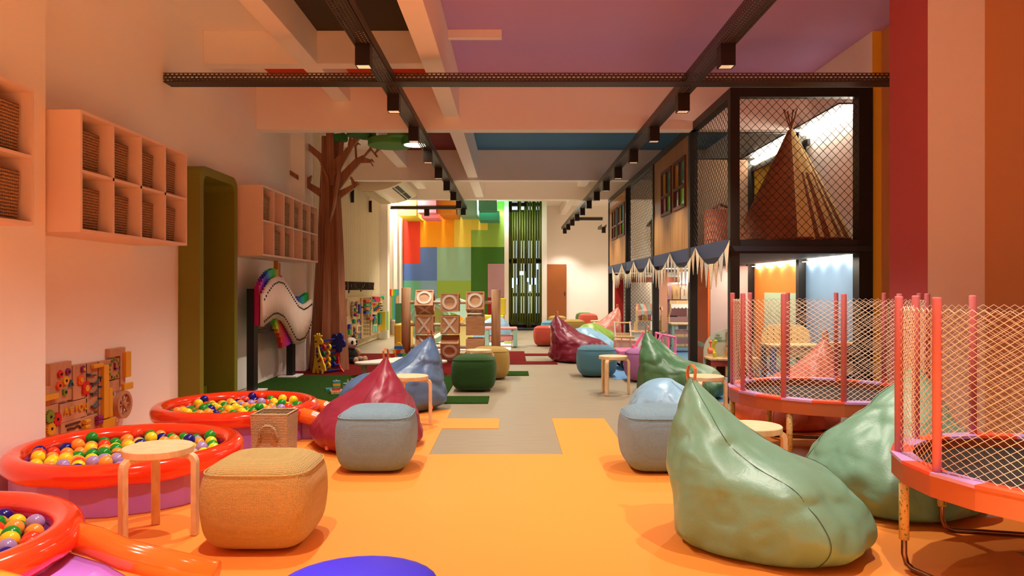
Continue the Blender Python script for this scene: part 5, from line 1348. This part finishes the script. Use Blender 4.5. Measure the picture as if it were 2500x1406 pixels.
t = thing('pink_ride_on', 'pink ride-on jeep with black wheels behind the purple pouf', 'toy vehicle', (2.06, 11.28, 0.004))
PNK = plain(228, 122, 162, .45)
MB().box((-.44, -.27, .10), (.43, .27, .22)).build('chassis', plain(206, 196, 176), t, bevel=.01); MB().box((-.45, -.28, .221), (-.05, .28, .30)).build('hood', PNK, t, bevel=.02); MB().box((-.05, -.28, .221), (.44, .28, .25)).build('tub', PNK, t)
def bars(name, pts, r=.018, cl=False): return MB().tube(pts, r, 4, closed=cl).build(name, PNK, t)
bars('windscreen_frame', [(-.12, -.22, .31), (.02, -.22, .54), (.02, .22, .54), (-.12, .22, .31)], .022, True)
bars('roll_cage', [(.22, -.24, .26), (.22, -.24, .54), (.22, .24, .54), (.22, .24, .26)]); bars('roll_cage', [(.42, -.24, .26), (.42, -.24, .50), (.42, .24, .50), (.42, .24, .26)]); bars('roll_cage', [(.42, -.24, .50), (.22, -.24, .54), (.06, -.24, .30)])
for y in (-.15, -.05): MB().cyl((-.2, y, .30), (-.2, y, .37), .02, 10).build('headlamp', PNK, t)
for x in (-.32, .30):
    for y in (-.31, .31):
        w_ = MB().ringprism(.105, .07, 'y', y-.03, y+.03, (x, .106), 28).build('wheel', BLACK2, t)
        mb = MB(); mb.ringprism(.071, .06, 'y', y-.02, y+.02, (x, .106), 28)
        for k in range(5):
            a = 2*PI*k/5; mb.tube([(x, y, .106), (x+.062*math.cos(a), y, .106+.062*math.sin(a))], .009, 5)
        mb.build('rim', mat('chrome', rgb(214, 210, 204), rough=.25, metal=.8), w_); MB().cyl((x, y-.012, .106), (x, y+.012, .106), .062, 20).build('hub_back', BLACK2, w_)

t = thing('wooden_wagon', 'low brown toy wagon with a pale wooden pull handle on the blue floor', 'toy wagon', (2.18, 10.6, 0.004), -.2)
MB().box((-.2, -.12, .10), (.12, .12, .14)).build('bed', WALNUT, t); MB().box((.12, -.02, .13), (.22, .02, .15)).build('shaft', WALNUT, t); MB().cyl((.22, -.0, .14), (.40, .0, .155), .02, 12).build('handle', PINE, t)
for x in (-.14, .06):
    for y in (-.14, .14): MB().cyl((x, y-.012, .052), (x, y+.012, .052), .052, 16).build('wheel', PINE, t)

t = thing('toy_toolbench', 'pale grey toy toolbench with a rounded back, orange saw and little blackboard', 'toy workbench', (2.78, 9.25, .004))
GM = plain(190, 198, 184, .6); WB = plain(206, 208, 206, .5)
bp = [(-.30, .0), (.36, .0)]+[(.03+.33*math.cos(a), .42+.30*math.sin(a)) for a in [PI*k/20 for k in range(21)]]
bd = MB().prism(bp, 'y', .16, .18).build('back_board', GM, t)
for i, (s_, z) in enumerate((('MY', .63), ('FIRST', .596), ('TOOLBENCH', .562))): text(s_, 'painted_word', plain(60, 150, 130), bd, (-.11, .158, z), (PI/2, 0, 0), .04, .001)
MB().box((-.28, -.17, .0), (.34, .158, .035)).build('foot', WB, t); MB().box((-.28, -.17, .06), (.34, .158, .13)).build('base_tray', WB, t, bevel=.004)
for x in (-.24, -.08, .12, .30): MB().box((x-.02, -.14, .131), (x+.02, -.10, .33)).build('leg', PINE, t)
MB().box((-.27, -.15, .131), (.33, .15, .14)).box((-.27, .13, .131), (.33, .15, .33)).build('cupboard', mat('brown_board', rgb(120, 70, 40), rough=.6), t)
MB().prism([(-.30, -.16), (-.06, -.2), (.34, -.16), (.34, .157), (-.30, .157)], 'z', .34, .365).build('bench_top', PINE, t, bevel=.004)
MB().box((-.29, -.158, .265), (-.05, -.14, .339)).build('red_apron', plain(176, 64, 50), t); MB().box((.02, -.19, .24), (.34, -.12, .339)).build('drawer', PINE, t)
MB().cyl((.10, -.19, .295), (.10, -.23, .295), .02, 12).build('knob', plain(240, 120, 80), t); MB().cyl((.05, -.19, .305), (.05, -.22, .305), .016, 12).build('bolt', plain(190, 200, 70), t)
MB().ringprism(.115, .07, 'x', -.215, -.185, (-.02, .47), 24, -PI*.4, PI*.6).build('yellow_clamp', plain(200, 200, 50), t); MB().box((-.215, -.03, .366), (-.185, .01, .42)).build('clamp_foot', plain(200, 200, 50), t)
MB().cyl((-.30, -.06, .45), (-.25, -.06, .45), .042, 20).cyl((-.27, -.06, .49), (-.27, -.06, .55), .009, 8).sph((-.27, -.06, .565), .024, 12).build('orange_crank', plain(240, 124, 80), t)
bb = MB().box((.0, .135, .46), (.25, .155, .68)).build('blackboard_frame', PINE, t); MB().box((.022, .13, .485), (.228, .134, .655)).build('slate', plain(60, 56, 52), bb); text('23', 'chalk_digit', plain(230, 150, 180), bb, (.09, .128, .57), (PI/2, 0, 0), .10, .0006)
MB().prism([(-.1, .366), (.08, .42), (.08, .50), (-.06, .47)], 'y', -.02, .0).build('tool_rack', PINE, t); MB().prism([(-.02, .44), (.16, .40), (.20, .46), (.1, .53), (.0, .52)], 'y', -.06, -.04).build('orange_saw', plain(226, 96, 50), t)
MB().cyl((.03, .05, .51), (.03, .05, .58), .025, 14).box((-.04, .03, .49), (.11, .07, .51)).build('orange_clamp', plain(226, 96, 50), t)

t = thing('grey_push_toy', 'grey curved wooden push toy with a peach wheel beside the toolbench', 'toy', (2.46, 9.72, .004))
MB().ringprism(.11, .055, 'y', -.02, .02, (.03, .42), 20, PI*.2, PI*1.35).build('curved_neck', plain(150, 156, 140, .6), t); MB().prism([(-.07, .36), (-.02, .38), (.03, .2), (.0, .08), (-.05, .08), (-.03, .2)], 'y', -.02, .02).build('stem', plain(150, 156, 140, .6), t)
MB().cyl((-.02, -.025, .07), (-.02, .025, .07), .07, 24).build('wheel', plain(206, 150, 130), t)

t = thing('mud_kitchen', 'tan play table with a rounded perforated back and blue legs behind the trampoline net', 'play table', (3.49, 9.05, .004))
TAN = wood('tan_ply', rgb(226, 196, 140), rgb(212, 180, 124), (20, 20, 20)); BLU = plain(56, 120, 180, .5)
bp = [(-.32, .55), (.30, .55)]+[(.30-.16+.16*math.cos(a), .62+.16*math.sin(a)) for a in [PI/2*k/8 for k in range(9)]]+[(-.16-.16*math.sin(a), .62+.16*math.cos(a)) for a in [PI/2*k/8 for k in range(9)]]
bk = MB().prism(bp, 'y', .19, .21).build('back_board', TAN, t)
for r in range(3):
    for c in range(7): MB().cyl((-.24+.075*c, .188, .60+.06*r), (-.24+.075*c, .1895, .60+.06*r), .007, 8).build('peg_hole', BLACK, bk)
MB().box((-.34, -.2, .52), (.36, .21, .549)).build('tabletop', TAN, t, bevel=.006); MB().box((-.28, -.18, .40), (.32, .18, .519)).build('apron', TAN, t)
for x in (-.30, .32):
    for y in (-.16, .16): MB().box((x-.03, y-.03, 0), (x+.03, y+.03, .52)).build('leg', BLU, t)
MB().box((-.27, -.17, .20), (.29, .17, .23)).build('shelf', BLU, t); MB().box((-.2, -.12, .0), (.0, .12, .18)).build('storage_box', TAN, t); MB().box((.05, -.12, .0), (.22, .12, .18)).build('storage_box', plain(160, 200, 196), t)
t = thing('side_table', 'small white topped blue table holding a wooden play box by the yellow post', 'table', (3.68, 8.12, .004))
MB().box((-.17, -.16, .30), (.17, .16, .335)).build('tabletop', CREAM, t)
for x in (-.13, .13):
    for y in (-.12, .12): MB().box((x-.02, y-.02, 0), (x+.02, y+.02, .30)).build('leg', plain(40, 70, 130), t)
t = thing('wooden_play_box', 'wooden shape box standing on the small blue table', 'toy', (3.69, 8.12, .340))
mb = MB(); mb.box((-.15, -.11, 0), (.15, .11, .02)); mb.box((-.15, -.11, .28), (.15, .11, .30)); mb.box((-.15, -.11, .02), (-.13, .11, .28)); mb.box((.13, -.11, .02), (.15, .11, .28)); mb.box((-.01, -.10, .02), (.01, .11, .28)); mb.box((-.13, .09, .02), (.13, .11, .28)); mb.build('box_body', PINE, t)
for z in (.08, .2): MB().cyl((.07, -.11, z), (.07, -.09, z), .035, 16).build('turning_disc', OAK, t)
t = thing('toy_kitchen', 'mauve pink toy kitchen with wall cupboards behind the market stand', 'toy kitchen', (3.58, 15.9, .004))
MV = plain(188, 146, 150, .6)
MB().box((-.27, -.2, 0), (.27, .2, .62)).build('base_cabinet', MV, t); MB().box((-.27, .1, .62), (.27, .2, 1.33)).build('back_panel', plain(160, 118, 124, .6), t)
for i, x in enumerate((-.18, .0, .17)):
    c_ = MB().box((x-.075, -.08, 1.0), (x+.075, .099, 1.30)).build('wall_cupboard', [MV, PINE, CREAM][i], t); MB().box((x-.01, -.09, 1.08), (x+.01, -.081, 1.22)).build('handle', OAK, c_)
for i in range(3): MB().box((-.24+.17*i, -.21, .32), (-.12+.17*i, -.201, .42)).build('drawer', mat('drawer_mauve', rgb(170, 128, 132)), t)
MB().box((-.25, -.18, .621), (.0, .08, .64)).build('hob', BLACK, t)
tag(MB().box((3.62, 15.66, 1.36), (3.86, 15.69, 1.6)).build('lit_panel', emis('panel_glow', (1, .95, .88, 1), 2.2)), 'white panel above the mauve toy kitchen with its lighting painted as glow', 'lit panel')  # glow stands in for LED light falling on a plain white panel
# ================================================================ LIGHT, CAMERA
WARM = (1.0, 0.91, 0.78)
def spot(x, y, z, power, ang=104, blend=0.75, col=WARM, size=0.03, rot=(0, 0, 0)):
    l = bpy.data.lights.new('spot_beam', 'SPOT'); l.energy = power; l.spot_size = math.radians(ang); l.spot_blend = blend; l.color = col; l.shadow_soft_size = size
    o = bpy.data.objects.new('spot_beam', l); COL.objects.link(o); o.location = (x, y, z); o.rotation_euler = rot
    return o
for x, y in SPOTS+EXTRA:
    if y > 2: spot(x, y, LTOP-LHT-0.01, 150)
    elif y > 0: spot(x, y, LTOP-LHT-0.01, 1150, 64, .6)  # unseen spot, strengthened so the floor's bounce fills the near walls
    else: spot(x, -0.3, LTOP-LHT-0.01, 1300, 74, .6)  # unseen spot behind the camera, strengthened as paler floor-bounce fill
def area(loc, sx, sy, power, rot, col=(1, 0.86, 0.66)):
    l = bpy.data.lights.new('cove_or_fill_light', 'AREA'); l.shape = 'RECTANGLE'; l.size = sx; l.size_y = sy; l.energy = power; l.color = col
    o = bpy.data.objects.new('cove_or_fill_light', l); COL.objects.link(o); o.location = loc; o.rotation_euler = rot
    return o
area((-1.75, 20.9, 3.8), 3.0, 0.12, 320, (math.radians(-18), 0, 0), (1, .97, .90))          # cove over the coloured rear wall
area((-3.05, 19.7, 3.85), .25, 1.2, 220, (0, math.radians(-12), 0))          # wall-wash in the left recess
for y, l in ((8.8, 1.3), (10.6, 1.7), (13.6, 2.4), (16.5, 1.8)):                # fill lights added under the deck to brighten the play space
    area((3.45, y, 1.585), .05, l, 16 if y < 12 else 26, (0, 0, 0), (1, .88, .70))
w = bpy.data.worlds.new('World'); bpy.context.scene.world = w; w.use_nodes = True
bg = w.node_tree.nodes['Background']; bg.inputs[0].default_value = (0.82, 0.92, 1.0, 1); bg.inputs[1].default_value = 1.1
cam = bpy.data.cameras.new('Camera'); co = bpy.data.objects.new('Camera', cam); COL.objects.link(co)
co.location = (0, 0, H); co.rotation_euler = (PI/2, 0, 0)
cam.sensor_width = 36; cam.lens = 36*F/2500; cam.clip_start = 0.05
sc = bpy.context.scene; sc.camera = co
sc.view_settings.view_transform = 'Standard'; sc.view_settings.look = 'None'; sc.view_settings.gamma = 1; sc.view_settings.exposure = 0.14
sc.cycles.max_bounces = 8; sc.cycles.diffuse_bounces = 7; sc.cycles.glossy_bounces = 3; sc.cycles.transparent_max_bounces = 24
sc.cycles.use_denoising = True; sc.cycles.sample_clamp_indirect = 6.0
sc.cycles.caustics_reflective = False; sc.cycles.caustics_refractive = False
